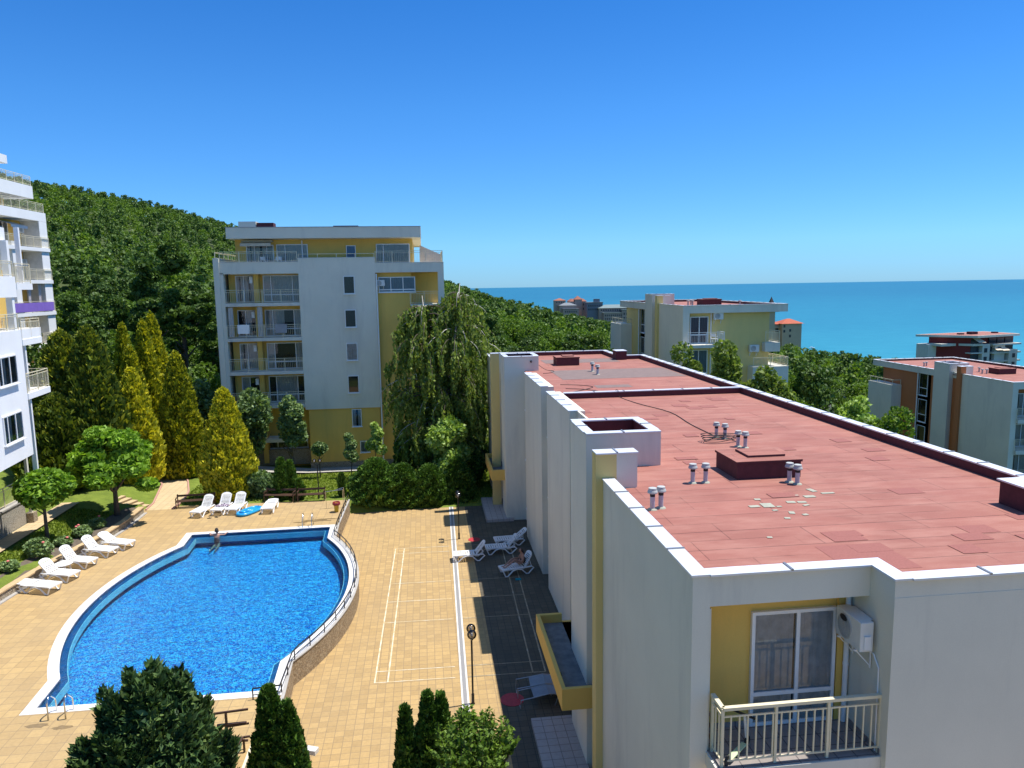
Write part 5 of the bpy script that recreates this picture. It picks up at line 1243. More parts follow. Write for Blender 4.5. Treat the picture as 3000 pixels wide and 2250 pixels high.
# brown rack, slatted bench, stair railing and treads at the near corner
t = thing('brown_rack', 'brown T shaped wooden frame at the near end of the pool', 'frame', (-5.9,20.1,PZ))
m = MB(); m.bar((0,0,0),(0,0,1.15),.06); m.bar((-.35,0,1.17),(.6,.05,1.2),.05); m.bar((0,0,.75),(.6,.05,.77),.045); m.bar((0,0,.35),(.6,.05,.37),.045); m.build('post_frame', BROWNP, t)
t = thing('slatted_bench', 'dark brown slatted bench beside the cream stair railing', 'bench', (-5.75,19.3,PZ), R(-3))
m = MB()
for i in range(6): m.box(-.28+i*.095,-.28+i*.095+.075,-1.6,.75,.42,.46)
m.build('seat', BROWNP, t)
for y in (.7,-.6,-1.5): m = MB(); m.bar((-.45,y,.36),(.4,y,.36),.05); m.bar((-.28,y,0),(-.28,y,.4),.05); m.bar((.28,y,0),(.28,y,.4),.05); m.build('leg_frame', BROWNP, t)
m = MB(); m.bar((-.45,.78,.8),(.35,.82,.82),.07); m.bar((-.35,.78,.4),(-.35,.78,.8),.05); m.build('armrest', BROWNP, t)
t = thing('stair_railing', 'cream double handrail of the steps down from the deck', 'railing', (-5.15,19.5,PZ))
m = MB(); m.bar((.1,1.6,.62),(.1,-2.6,.62),.07,.05); m.bar((.12,1.3,.32),(.12,-2.6,.32),.045); m.bar((.55,.4,.2),(.4,-2.6,.2),.05); m.bar((.2,-.6,0),(.2,-.6,.62),.05); m.bar((.1,1.5,0),(.1,1.5,.62),.05); m.build('handrail', CREAM, t)
t = thing('concrete_steps', 'pale concrete cantilevered treads beside the near thuja', 'steps', (-4.0,20.2,0))
for (y,z) in ((.25,.62),(-.28,.42),(-.8,.22)):
    m = MB(); m.X = Matrix.Rotation(R(-22),4,'Z'); m.box(-.85,.45,y-.11,y+.11,z-.14,z); m.build('tread', WHEDGE, t)
m = MB(); m.box(-.5,-.2,-3,1.2,.0,.05); 
# cars on the car park
def car(label, x, y, z, rz, paint, h=1.45, L_=4.3, group='cars in the car park'):
    t = thing('parked_car', label, 'car', (x,y,z), rz, group); w2 = .87
    m = MB(); pr = [(-L_/2,.35),(-L_/2,.75),(-L_/2+.15,.92),(-L_*.22,.97),(L_*.45,.95),(L_/2,.80),(L_/2,.35)]
    n = len(pr); m.add([(a,-w2,b) for a,b in pr]+[(a,w2,b) for a,b in pr], [tuple(range(n))]+[tuple(range(n,2*n))[::-1]]+[(i,n+i,n+(i+1)%n,(i+1)%n) for i in range(n)])
    m.build('body', paint, t, bevel=.06)
    m = MB(); a = [(-L_*.30,.96),(-L_*.14,h-.03),(L_*.26,h-.03),(L_*.42,.95)]
    m.add([(p,-w2+.05+(q-.95)*.25,q) for p,q in a]+[(p,w2-.05-(q-.95)*.25,q) for p,q in a], [(0,1,2,3),(7,6,5,4),(0,4,5,1),(2,6,7,3)])
    m.build('windscreen', DGL, t)
    m = MB(); m.add([(-L_*.14,-.72,h-.02),(L_*.26,-.72,h-.02),(L_*.26,.72,h-.02),(-L_*.14,.72,h-.02),(-L_*.12,-.66,h+.01),(L_*.24,-.66,h+.01),(L_*.24,.66,h+.01),(-L_*.12,.66,h+.01)], [(4,5,6,7),(0,1,5,4),(1,2,6,5),(2,3,7,6),(3,0,4,7)]); m.build('car_roof', paint, t)
    for sx in (-1,1):
        for sy in (-1,1):
            m = MB(); m.lathe([(.12,-.1),(.31,-.1),(.33,-.06),(.33,.06),(.31,.1),(.12,.1)], 16); o = m.build('wheel', BLACK, t); o.rotation_euler = (PI/2,0,0); o.location = (sx*L_*.31,sy*(w2-.08),.33)
    for sy in (-1,1): m = MB(); m.box(-L_/2-.01,-L_/2+.05,sy*.65-.16,sy*.65+.16,.66,.78); m.build('headlight', PVC, t)
    return t
CW = plain('white_car_paint',(.8,.8,.8),.2); CK = plain('black_car_paint',(.012,.013,.016),.12); CB = plain('blue_car_paint',(.02,.05,.12),.15); CS = plain('silver_car_paint',(.45,.47,.5),.25,.5)
CZ = []
for (x,y,rz,mt,h,lb) in ((67.6,124.5,.1,CW,1.7,'white van parked at the left end of the car park'),(70.6,118.2,-1.2,CK,1.45,'black car with a bright windscreen in the car park'),(74.3,116.4,-1.2,CK,1.45,'second black car with round headlights in the car park'),(69.6,113.5,-1.1,CB,1.4,'dark blue car just above the roof edge in the car park'),(73.6,112.2,-1.15,CS,1.4,'silver grey car among the dark cars in the car park'),(81.0,115.0,-1.1,CB,1.5,'blue car with a white car beside it near the shrubs'),(83.6,113.5,-1.1,CW,1.45,'white car half hidden behind the shrubs of the car park')):
    car(lb, x, y, h1(x,y)+.05, rz, mt, h)
m = MB(); k_ = []
gxs = np.arange(60, 92, 3.0); gys = np.arange(104, 130, 3.0)
X_, Y_ = np.meshgrid(gxs, gys); Z_ = hh(X_, Y_)+.04; nx_ = len(gxs); i_, j_ = np.meshgrid(np.arange(nx_-1), np.arange(len(gys)-1)); a_ = (j_*nx_+i_).ravel()
tag(npmesh('car_park', np.stack([X_.ravel(),Y_.ravel(),Z_.ravel()],1), np.stack([a_,a_+1,a_+1+nx_,a_+nx_],1), ASPH, smooth=True), kind='structure')
# boats / buoy on the sea
t = thing('boat', 'tiny white boat far out on the turquoise sea', 'boat', (560,1010,ZS))
m = MB(); m.add([(-4,-1.2,.9),(3,-1.2,.9),(5.5,0,1.2),(3,1.2,.9),(-4,1.2,.9),(-3.6,-.8,-.2),(3,-.7,-.2),(4.6,0,-.2),(3,.7,-.2),(-3.6,.8,-.2)], [(0,1,2,3,4),(0,5,6,1),(1,6,7,2),(2,7,8,3),(3,8,9,4),(4,9,5,0)]); m.build('hull', PLAST, t)
MB().box(-2.5,1,-.8,.8,.9,2.2).build('cabin', PLAST, t)

# ================================================================== PEOPLE
def skin(name, P, E, mat, parent, root, sub=2):
    names = list(P); me = bpy.data.meshes.new(name); me.from_pydata([P[k][0] for k in names], [(names.index(a), names.index(b)) for a, b in E], [])
    me.materials.append(mat); o = bpy.data.objects.new(name, me); COL.objects.link(o); setp(o, parent)
    s = o.modifiers.new('skin', 'SKIN'); s.use_smooth_shade = True
    if not me.skin_vertices: me.skin_vertices.new()
    for i, k in enumerate(names):
        r = P[k][1]; r = r if hasattr(r, '__len__') else (r, r); me.skin_vertices[0].data[i].radius = r; me.skin_vertices[0].data[i].use_root = (k == root)
    ss = o.modifiers.new('sub', 'SUBSURF'); ss.levels = sub; ss.render_levels = sub; return o
def hand(P, E, key, w, d, up, side):
    """five fingers at wrist point w pointing d"""
    w = Vector(w); d = Vector(d).normalized(); up = Vector(up).normalized(); sd_ = d.cross(up).normalized()*side
    P[key+'palm'] = (w+d*.07, .024); E.append((key, key+'palm'))
    for i, (off, L_) in enumerate(((-.030,.062),(-.010,.074),(.011,.070),(.031,.055))):
        b = w+d*.095+sd_*off; a1 = b+d*L_*.55; a2 = a1+(d*.8-up*.5)*L_*.5
        P[f'{key}f{i}a'] = (b, .010); P[f'{key}f{i}b'] = (a1, .009); P[f'{key}f{i}c'] = (a2, .008); E += [(key+'palm', f'{key}f{i}a'), (f'{key}f{i}a', f'{key}f{i}b'), (f'{key}f{i}b', f'{key}f{i}c')]
    P[key+'ta'] = (w+d*.05-sd_*.04, .011); P[key+'tb'] = (w+d*.085-sd_*.058, .009); E += [(key+'palm', key+'ta'), (key+'ta', key+'tb')]
def head(par, c, face, tilt=0, bun=True):
    """face details: nose, eyes, mouth, ears; hair cap"""
    pass
def person(label, loc, rz, P, E, hc, facing, suit, hairdown):
    t = thing('person', label, 'person', loc, rz)
    b = skin('body', P, E, SKIN, t, 'hip')
    f = Vector(facing).normalized(); s_ = Vector((0,0,1)).cross(f).normalized(); hc = Vector(hc); u_ = f.cross(s_)
    m = MB()
    for q in (-1, 1): m.lathe([(.001,-.011),(.008,-.006),(.011,0),(.008,.006),(.001,.011)], 8, hc+f*.088+s_*q*.032+u_*.01, cap=False)
    m.build('eye', BLACK, t); m = MB(); m.bar(hc+f*.09+u_*.012, hc+f*.112-u_*.02, .018); m.build('nose', SKIN, t); m = MB(); m.bar(hc+f*.092-u_*.05-s_*.022, hc+f*.092-u_*.05+s_*.022, .010); m.build('mouth', plain('lips',(.3,.09,.08),.5), t)
    for q in (-1,1): m = MB(); m.bar(hc+s_*q*.078-u_*.02, hc+s_*q*.085+u_*.03, .022); m.build('ear', SKIN, t)
    HP = {'a': (hc+u_*.035-f*.015, (.098,.098)), 'b': (hc-f*.05-u_*.02, (.085,.085)), 'c': (hc-f*.075-u_*.12, (.055,.055))}; HE = [('a','b'),('b','c')]
    if hairdown: HP['d'] = (hc-f*.09-u_*.26, (.06,.04)); HE.append(('c','d'))
    else: HP['d'] = (hc-f*.07+u_*.12, (.045,.045)); HE = [('a','b'),('b','c'),('a','d')]
    skin('hair', HP, HE, HAIR, t, 'a')
    skin('swimsuit', suit[0], suit[1], BSUIT, t, 'hip'); return t
# seated woman: local x towards her feet (-x world): build in world axes with rz
Pz = {}; E_ = []
Pz['hip'] = ((0,0,.46),(.13,.15)); Pz['belly'] = ((-.06,0,.60),(.115,.13)); Pz['chest'] = ((-.05,0,.80),(.12,.145)); Pz['neck'] = ((.0,0,.96),.05); Pz['chin'] = ((.05,0,1.03),.062); Pz['head'] = ((.07,0,1.12),(.088,.08)); Pz['crown'] = ((.06,0,1.19),.06)
E_ += [('hip','belly'),('belly','chest'),('chest','neck'),('neck','chin'),('chin','head'),('head','crown')]
for s, k in ((1,'L'),(-1,'R')):
    Pz[k+'th'] = ((.12,.09*s,.47),.085); Pz[k+'kn'] = ((.46,.11*s,.70),.055); Pz[k+'ca'] = ((.62,.11*s,.57),.05); Pz[k+'an'] = ((.86,.10*s,.42),.032); Pz[k+'he'] = ((.90,.10*s,.385),.03); Pz[k+'to'] = ((1.04,.11*s,.41),.024)
    E_ += [('hip',k+'th'),(k+'th',k+'kn'),(k+'kn',k+'ca'),(k+'ca',k+'an'),(k+'an',k+'he'),(k+'he',k+'to')]
    Pz[k+'sh'] = ((-.03,.17*s,.86),.05); Pz[k+'el'] = ((.08,.24*s,.62),.036); Pz[k+'wr'] = ((.30,.13*s,.70),.024); E_ += [('chest',k+'sh'),(k+'sh',k+'el'),(k+'el',k+'wr')]
    hand(Pz, E_, k+'wr', Pz[k+'wr'][0], (.8,-.3*s,.25), (0,0,1), s)
suit = ({'hip': ((0,0,.46),(.142,.160)), 'belly': ((-.06,0,.60),(.127,.142)), 'chest': ((-.052,0,.78),(.130,.155))}, [('hip','belly'),('belly','chest')])
person('dark haired woman in black swimwear sitting with bent knees on a shaded lounger', (4.35,33.98,0), R(194), Pz, E_, (.075,0,1.12), (1,0,-.35), suit, True)
# woman at the pool edge
Pw = {}; Ew = []
Pw['hip'] = ((0,-.06,-.42),(.15,.13)); Pw['belly'] = ((0,.0,-.24),(.125,.11)); Pw['chest'] = ((0,.06,-.02),(.15,.12)); Pw['neck'] = ((0,.10,.14),.05); Pw['chin'] = ((0,.13,.20),.06); Pw['head'] = ((0,.13,.29),(.08,.09)); Pw['crown'] = ((0,.12,.36),.06)
Ew += [('hip','belly'),('belly','chest'),('chest','neck'),('neck','chin'),('chin','head'),('head','crown')]
for s, k in ((1,'L'),(-1,'R')):
    Pw[k+'sh'] = ((.18*s,.08,.06),.05); Pw[k+'el'] = ((.36*s,.16,.02),.038); Pw[k+'wr'] = ((.42*s,.38,.045),.025); Ew += [('chest',k+'sh'),(k+'sh',k+'el'),(k+'el',k+'wr')]
    hand(Pw, Ew, k+'wr', Pw[k+'wr'][0], (.2*s,.9,-.05), (0,0,1), -s)
    Pw[k+'th'] = ((.10*s,-.06,-.48),.085); Pw[k+'kn'] = ((.12*s,-.42,-.46),.055); Pw[k+'an'] = ((.13*s,-.82,-.44),.035); Pw[k+'to'] = ((.14*s,-.98,-.47),.03)
    Ew += [('hip',k+'th'),(k+'th',k+'kn'),(k+'kn',k+'an'),(k+'an',k+'to')]
suit = ({'hip': ((0,-.06,-.43),(.162,.142)), 'belly': ((0,.0,-.24),(.138,.124)), 'chest': ((0,.058,-.0),(.166,.136))}, [('hip','belly'),('belly','chest')])
person('dark haired bather in a black swimsuit leaning on the far pool rim with both arms', (-11.3,39.16,PZ-.02), 0, Pw, Ew, (0,.135,.29), (0,1,0), suit, False)
# ================================================================== VEGETATION
rs = np.random.RandomState(11)
def unit(v): return v/np.maximum(1e-9, np.linalg.norm(v, axis=1, keepdims=True))
def cards(C, U, size, asp=1.5, jit=.35, rs=rs):
    """diamond leaf clumps: centres C, long axis U"""
    n = len(C); U = unit(U + rs.normal(0, jit, (n,3))); A = rs.normal(0, 1, (n,3)); Vv = unit(np.cross(U, A)); W = np.cross(U, Vv)
    s = (size*(.65+.7*rs.rand(n)))[:,None]
    P = np.empty((n,4,3)); bend = W*s*.18
    P[:,0] = C-U*s*asp*.5; P[:,1] = C+Vv*s*.5+bend; P[:,2] = C+U*s*asp*.5; P[:,3] = C-Vv*s*.5+bend
    return P.reshape(-1,3), np.arange(n*4).reshape(-1,4)
def merge(L):
    V = []; F = []; k = 0
    for v, f in L: V.append(v); F.append(f+k); k += len(v)
    return np.concatenate(V), np.concatenate(F)
def sph(n, rs=rs): return unit(rs.normal(0, 1, (n,3)))
def lobes_crown(lobes, n, size, rs=rs, asp=1.3, inner=.25, droop=0, jit=.6, flat=1):
    rad = np.array([l[3] for l in lobes]); w_ = rad**2; w_ /= w_.sum(); idx = rs.choice(len(lobes), n, p=w_)
    d = sph(n, rs); d[:,2] *= flat; r = rad[idx]*(1-inner*rs.rand(n)**1.5); C = np.array([l[:3] for l in lobes])[idx]+d*r[:,None]
    U = unit(d*.6+np.array([0,0,.25-droop])+rs.normal(0,.5,(n,3)))
    # drop a few patches so that gaps open
    g = np.sin(C[:,0]*2.1+1)*np.sin(C[:,1]*2.3+C[:,2]*1.9); keep = (g > -.55) | (rs.rand(n) < .45)
    return cards(C[keep], U[keep], np.full(keep.sum(), size), asp, jit, rs)
def cone_crown(H, Rm, n, size, prof=None, rs=rs, z0=0, bumps=.12, asp=1.9, up=.9, jit=.3, tips=1):
    t = rs.rand(n)**1.15; a = rs.rand(n)*2*PI
    prof = prof or (lambda t: (1-t)**.8*(.75+.25*np.minimum(1, t*6)))
    bn = bumps*(np.sin(a*5+t*9)*.5+np.sin(a*9-t*23)*.5+.6*np.sin(a*2+t*4))
    lum = max(.28, Rm*.30); ci = (np.floor((a+.37*np.floor(t*(H-z0)/lum))*Rm/lum).astype(int)*7919+np.floor(t*(H-z0)/lum).astype(int)*104729) % 1013
    hsh = np.modf(np.abs(np.sin(ci*12.9898)*43758.5453))[0]; fr1 = np.modf(np.abs((a+.37*np.floor(t*(H-z0)/lum))*Rm/lum))[0]; fr2 = np.modf(t*(H-z0)/lum)[0]
    dome = np.sqrt(np.clip(1-((fr1-.5)**2+(fr2-.5)**2)*2.2, 0, 1))
    r = (Rm*prof(t)*(1+bn)+lum*.6*(dome-.6)+lum*.5*(hsh-.5)*np.minimum(1, (1-t)*4))*(1-.16*rs.rand(n)**2); r = np.maximum(r, .02)
    C = np.stack([r*np.cos(a), r*np.sin(a), z0+t*(H-z0)], 1)
    U = np.stack([np.cos(a)*.55, np.sin(a)*.55, np.full(n, up)], 1)
    return cards(C, U, np.full(n, size), asp, jit, rs)
def trunk_mesh(parent, h, r, mat=TRUNK, limbs=0, lean=(0,0), name='trunk', spread=1.2, seed=0):
    rr = random.Random(seed); m = MB(); m.tube([(0,0,-.2),(lean[0]*.3,lean[1]*.3,h*.4),(lean[0],lean[1],h)], [r*1.15, r*.85, r*.6], 8)
    for i in range(limbs):
        a = rr.uniform(0,2*PI); z = h*rr.uniform(.55,.98); L_ = spread*rr.uniform(.7,1.2)
        m.tube([(lean[0]*.8,lean[1]*.8,z),(L_*.5*math.cos(a),L_*.5*math.sin(a),z+L_*.5),(L_*math.cos(a),L_*math.sin(a),z+L_*.95)], [r*.5,r*.3,r*.12], 5)
    return m.build(name, mat, parent, smooth=True)
def plant(name, label, cat, x, y, z, crowns, mat, th=0, tr=.12, limbs=4, group=None, tmat=TRUNK, lean=(0,0), spread=1.2, cname='crown'):
    t = thing(name, label, cat, (x,y,z), 0, group)
    V, F = merge(crowns) if isinstance(crowns, list) else crowns
    npmesh(cname, V, F, mat, t)
    if th: trunk_mesh(t, th, tr, tmat, limbs, lean, spread=spread, seed=int(abs(x*13+y*7)))
    return t
def core(crown, k): return crown
# golden thujas
GP = lambda t: np.where(t < .3, .82+.6*t, 1.0)*np.clip((1-t)/.72, 0, 1)**.62
def golden(x, y, ztop, R_, label, mat=None, n=8000, size=.17, group='golden conifers'):
    z = h1(x, y); H = ztop-z
    c1 = cone_crown(H, R_, n, size, GP, z0=.15); c2 = cone_crown(H*.97, R_*.86, n//3, size*1.6, GP, z0=.1)
    c3 = cone_crown(H*1.02, .18, 120, size*.9, None, z0=H*.8)
    t = plant('conifer_tree', label, 'tree', x, y, z, [c1, c2, c3], mat or L_GOLD, .5, .2, 0, group); return t
golden(-12.45,46.6,7.75,1.5,'golden conifer standing alone right behind the loungers', n=13000)
golden(-16.95,52.3,9.6,1.40,'tall golden conifer, rightmost of the cluster beside the path', n=9000)
golden(-20.5,58.5,12.05,1.35,'tallest golden conifer at the back of the cluster', n=7000)
golden(-20.9,54.0,11.55,1.0,'slim golden conifer left in the cluster behind the olive ones', n=6500)
golden(-20.1,55.6,11.65,1.15,'golden conifer with its tip beside the slim one in the cluster', n=6500)
golden(-19.6,51.6,10.1,1.15,'middle height golden conifer at the front of the cluster', n=7000)
golden(-18.9,49.6,8.85,1.45,'broad golden conifer in front of the cluster above the path', n=9500)
golden(-22.9,49.5,11.3,2.3,'left olive green conifer with golden tip behind the catalpa', L_OLIVE, 9000, .24); golden(-20.9,48.6,11.55,2.1,'right olive green conifer with golden tip behind the catalpa', L_OLIVE, 9000, .24)
golden(-22.4,47.2,7.6,2.3,'low broad olive green conifer at the front left of the cluster', L_OLIVE, 7000, .24)
golden(-27.5,53,7.2,1.6,'small golden conifer half hidden behind the left balconies', None, 4000, .2)
# green thujas
TP = lambda t: np.where(t < .2, .85+.75*t, 1.0)*np.clip((1-t)/.8, 0, 1)**.55
def thuja(x, y, z, ztop, R_, label, n=3500, size=.13, mat=None, group='green columnar thujas', name='thuja_tree'):
    H = ztop-z; c1 = cone_crown(H, R_, n, size, TP, z0=.05, bumps=.08); c2 = cone_crown(H*.96, R_*.85, n//3, size*1.7, TP, z0=.03)
    return plant(name, label, 'tree', x, y, z, [c1, c2], mat or L_THUJA, .3, .08, 0, group)
thuja(-9.12,45.8,h1(-9.1,45.8),3.45,.42,'taller of two narrow dark thujas behind the benches'); thuja(-8.62,46.0,h1(-8.6,46),3.22,.38,'shorter of two narrow dark thujas behind the benches')
thuja(-8.03,45.55,h1(-8,45.6),2.15,.28,'small pointed thuja on the lawn behind the benches', 1800, .10); thuja(-5.45,45.7,h1(-5.4,45.7),2.4,.17,'very thin young thuja at the corner of the deck', 900, .1)
BP = lambda t: np.sqrt(np.clip(1-(t*1.02-.28)**2/.55, 0, 1))*np.where(t > .9, .9, 1)
def bush(x, y, z, H, R_, label, mat, n=5000, size=.15, group=None, name='shrub'):
    L = [(0,0,H*.5,R_*.95)]+[(R_*.55*math.cos(a), R_*.55*math.sin(a), H*q, R_*.55) for a, q in ((0.3,.35),(1.5,.6),(2.9,.4),(4.2,.65),(5.3,.45))]
    sc = H/(2*R_)
    V, F = lobes_crown(L, n, size, inner=.3); V[:,2] = np.maximum(.02, (V[:,2]-H*.5)*min(1, sc)*1.05+H*.5)
    return plant(name, label, 'shrub', x, y, z, (V, F), mat, 0, group=group, cname='foliage')
bush(-10.55,46.6,h1(-10.5,46.6)-.1,1.9,.85,'round green shrub between the lone golden conifer and the thujas', L_ACER, 4500, .16)
def hedge_thuja(x, y, ztop, R_, label):
    z = h1(x, y); H = ztop-z
    HP_ = lambda t: np.clip((1-t)/.9, 0, 1)**.42*(.86+.2*np.sin(t*3))
    c1 = cone_crown(H, R_, 8000, .16, HP_, z0=.02, bumps=.16, up=.7, jit=.45); c2 = cone_crown(H*.95, R_*.84, 2500, .27, HP_, z0=.02)
    return plant('thuja_shrub', label, 'shrub', x, y, z, [c1, c2], L_THUJA, .3, .1, 0, 'rounded thujas at the end of the court')
hedge_thuja(-3.35,46.15,3.05,1.5,'leftmost and tallest of the broad thujas at the end of the court'); hedge_thuja(-1.65,46.05,2.65,1.15,'second broad thuja from the left at the end of the court')
hedge_thuja(.0,46.1,2.5,1.2,'third broad thuja from the left at the end of the court'); hedge_thuja(1.75,46.5,2.8,1.05,'rightmost broad thuja at the end of the court by the building')
hedge_thuja(-2.4,47.6,2.2,1.0,'low broad thuja filling the gap behind the two left ones')
# foreground
def juniper(x, y, z, ztop, R_, label):
    H = ztop-z; L = []; 
    tips = [(0,0,1.0),(.35,.15,.99),(-.35,.1,.97),(.1,-.4,.95),(.7,.1,.94),(-.7,.0,.91),(.4,-.5,.92),(-.4,-.45,.9),(1.0,-.1,.84),(-1.0,-.2,.80),(.8,.5,.86),(-.6,.5,.86),(1.25,.2,.70),(-1.3,.1,.64),(.9,-.6,.78),(0,-.95,.8),(-.9,-.7,.66)]
    for (dx, dy, f) in tips:
        c = cone_crown(H*f, R_*.50, 2600, .095, lambda t: np.clip((1-t)/.9,0,1)**.42, z0=H*.25, bumps=.3, up=.6, jit=.5, asp=2.8)
        V, F = c; V = V+np.array([dx*R_*.55*1.0, dy*R_*.55, 0]); L.append((V, F))
    rj = random.Random(9)
    for k in range(46):
        a = rj.uniform(0,2*PI); q = math.sqrt(rj.random()); hz = H*(.98-.42*q*q)-rj.uniform(.35,.75)
        V, F = cone_crown(rj.uniform(.55,.95), rj.uniform(.10,.17), 170, .085, None, z0=0, up=.9, jit=.3, asp=2.6)
        V = V+np.array([R_*1.05*q*math.cos(a), R_*1.05*q*math.sin(a), hz]); V[:,0] += (V[:,2]-hz)*.35*q*math.cos(a); V[:,1] += (V[:,2]-hz)*.35*q*math.sin(a); L.append((V, F))
    return plant('juniper_tree', label, 'tree', x, y, z, L, L_JUNI, .4, .15, 0)
juniper(-6.15,15.6,.9,5.75,1.36,'big dark green juniper in the foreground in front of the pool')
juniper(-8.9,13.2,.9,4.4,.7,'tip of a dark green shrub at the bottom left corner')
FG = 'foreground thujas'
thuja(-4.1,17.5,.0,4.2,.60,'taller of the two merged thujas beside the slatted bench', 9000, .085, group=FG); thuja(-3.66,17.35,.0,3.85,.52,'right one of the two merged thujas with a lower tip beside the concrete treads', 8000, .085, group=FG)
thuja(-.78,17.0,.0,3.72,.30,'leftmost and slimmest thuja at the bottom middle', 4500, .08, group=FG); thuja(-.22,17.1,.0,3.98,.36,'tallest thuja in the middle of the bottom group', 6000, .08, group=FG); thuja(.10,17.2,.0,3.85,.30,'right thuja of the bottom middle group beside the loose shrub', 5000, .08, group=FG)
def loose_shrub(x, y, z, H, R_, n, label, mat, name='shrub', size=.075, flowers=None):
    t = thing(name, label, 'shrub', (x,y,z)); m = MB(); C = []; U = []; rr = random.Random(4)
    for i in range(n):
        a = rr.uniform(0,2*PI); q = rr.random()**.6; hx_ = R_*q; hz = H*(1-.35*q*q)*rr.uniform(.65,1.0)
        p0 = Vector((.15*math.cos(a),.15*math.sin(a),0)); p2 = Vector((hx_*math.cos(a),hx_*math.sin(a),hz)); p1 = (p0+p2)/2+Vector((.2*math.cos(a),.2*math.sin(a),.1))
        m.tube([p0,p1,p2], [.012,.008,.003], 3, cap=False)
        for k in range(26):
            s = .3+.7*k/26; p = (1-s)**2*p0+2*s*(1-s)*p1+s*s*p2; b = rr.uniform(0,2*PI); C.append(p+Vector((math.cos(b),math.sin(b),rr.uniform(-.3,.3)))*rr.uniform(.02,.10)*(1.6-s)); U.append((math.cos(b),math.sin(b),.3))
    m.build('stems', TRUNK, t); V, F = cards(np.array(C), np.array(U), np.full(len(C), size), 1.7, .4); npmesh('foliage', V, F, mat, t); return t
loose_shrub(.85,16.2,2.0,2.05,1.05,170,'loose grey green shrub with thin upright shoots at the bottom middle', L_WOOD)
# catalpa and lollipop trees
def flatcrown(R_, H, n, size, seed):
    rr = random.Random(seed); L = []
    for i in range(26):
        a = rr.uniform(0,2*PI); q = math.sqrt(rr.random()); L.append((R_*.78*q*math.cos(a), R_*.78*q*math.sin(a), H*(.9-.55*q*q)+rr.uniform(-.12,.12)*H, R_*rr.uniform(.20,.32)))
    V, F = lobes_crown(L, n, size, inner=.5, droop=.35, jit=.4, flat=.55, asp=1.5); return V, F
V, F = flatcrown(2.65,4.3,14000,.23,2); V[:,2] += .75
plant('catalpa_tree', 'spreading tree with big bright green leaves shading the garden steps', 'tree', -17.6,42.6,h1(-17.6,42.6), (V,F), L_CAT, 2.3, .16, 7, spread=1.4)
V, F = lobes_crown([(0,0,0,1.15),(.55,.2,.05,.85),(-.5,.3,.0,.9),(.1,-.6,-.05,.85),(0,.5,.2,.85),(.2,0,.35,.9),(-.3,-.3,.1,.8)], 6500, .20, inner=.35, droop=.3, asp=1.5); V[:,2] = V[:,2]*.82+2.7
plant('catalpa_tree', 'small round headed tree with bright leaves at the left edge of the garden', 'tree', -19.05,37.9,h1(-19.05,37.9), (V,F), L_CAT, 2.3, .10, 5, spread=.8)
V, F = lobes_crown([(0,0,0,.5),(.25,.1,.05,.35),(-.2,.2,.0,.35),(.1,-.2,.15,.35)], 1500, .15); V[:,2] += 2.2
plant('round_head_tree', 'small grey green lollipop tree left of the lawn lamp', 'tree', -7.9,53.6,h1(-7.9,53.6), (V,F), L_ACER, 1.9, .045, 3, spread=.4)
V, F = lobes_crown([(0,0,0,.45),(.1,.1,.6,.4),(-.1,.2,1.1,.32),(.25,-.1,-.3,.35)], 1500, .15); V[:,2] += 1.9
plant('young_tree', 'slim young tree with a bent trunk in front of the yellow wall', 'tree', -5.6,52.8,h1(-5.6,52.8), (V,F), L_ACER, 1.8, .04, 3, lean=(.15,0), spread=.4)
V, F = lobes_crown([(0,0,0,.5),(.2,.1,.7,.45),(-.4,.2,-.2,.35),(.45,-.1,-.5,.4),(0,0,1.3,.28)], 1500, .16); V[:,2] += 2.4
plant('young_tree', 'young light green tree beside the white downpipe', 'tree', -3.9,54.0,h1(-3.9,54), (V,F), L_LIGHT, 2.0, .04, 3, spread=.5)
def leafy(name, label, x, y, zt, R_, mat, n, size, th=2.0, seed=1, vs_=1.0, group=None, tr=.12):
    z = h1(x,y); H = zt-z; rr = random.Random(seed); L = []
    for i in range(16):
        a = rr.uniform(0,2*PI); q = rr.random()**.6; zz = rr.uniform(.36,.86); k = math.sqrt(max(.05, 1-((zz-.55)/.5)**2)); L.append((R_*.6*q*k*math.cos(a), R_*.6*q*k*math.sin(a), H*zz, R_*rr.uniform(.30,.46)))
    L.append((0,0,H-R_*.35,R_*.34)); return plant(name, label, 'tree', x, y, z, lobes_crown(L, n, size, inner=.5), mat, th, tr, 6, group, spread=R_*.6)
leafy('leafy_tree','large grey green tree in front of the lower left balconies',-12.6,54.3,6.8,2.2,L_ACER,7500,.22,2.2,3); leafy('leafy_tree','darker leafy tree with a leaning trunk beside the yellow base wall',-9.85,53.9,6.25,1.35,L_ACER,5000,.2,2.2,4)
leafy('leafy_tree','light green tree in the shade of the weeping birch',1.3,47.9,5.3,1.9,L_LIGHT,8000,.2,1.8,5); leafy('leafy_tree','dark purple green shrub tree left of the light green tree',-1.6,51.2,3.5,1.15,L_THUJA,3500,.18,.8,6)
leafy('leafy_tree','grey leafed tree at the left foot of the middle block',-16.9,57.6,7.2,1.8,L_ACER,4500,.24,2,7); leafy('leafy_tree','pale leafed tree behind the rightmost golden conifer of the cluster',-15.6,61.0,6.6,1.7,L_ACER,4000,.24,2,8)
leafy('leafy_tree','leafy tree top rising left of the near red roof far edge',17.1,47.5,9.9,2.2,L_BIRCH,7000,.2,4,9,group='trees beyond the near roof'); leafy('leafy_tree','leafy tree covering the lower windows of the yellow block',19.0,45,10.2,2.4,L_BIRCH,8000,.2,4,10,group='trees beyond the near roof'); leafy('leafy_tree','leafy tree rightmost beside the near roof parapet',20.9,43,8.7,2.0,L_BIRCH,6500,.2,4,11,group='trees beyond the near roof')
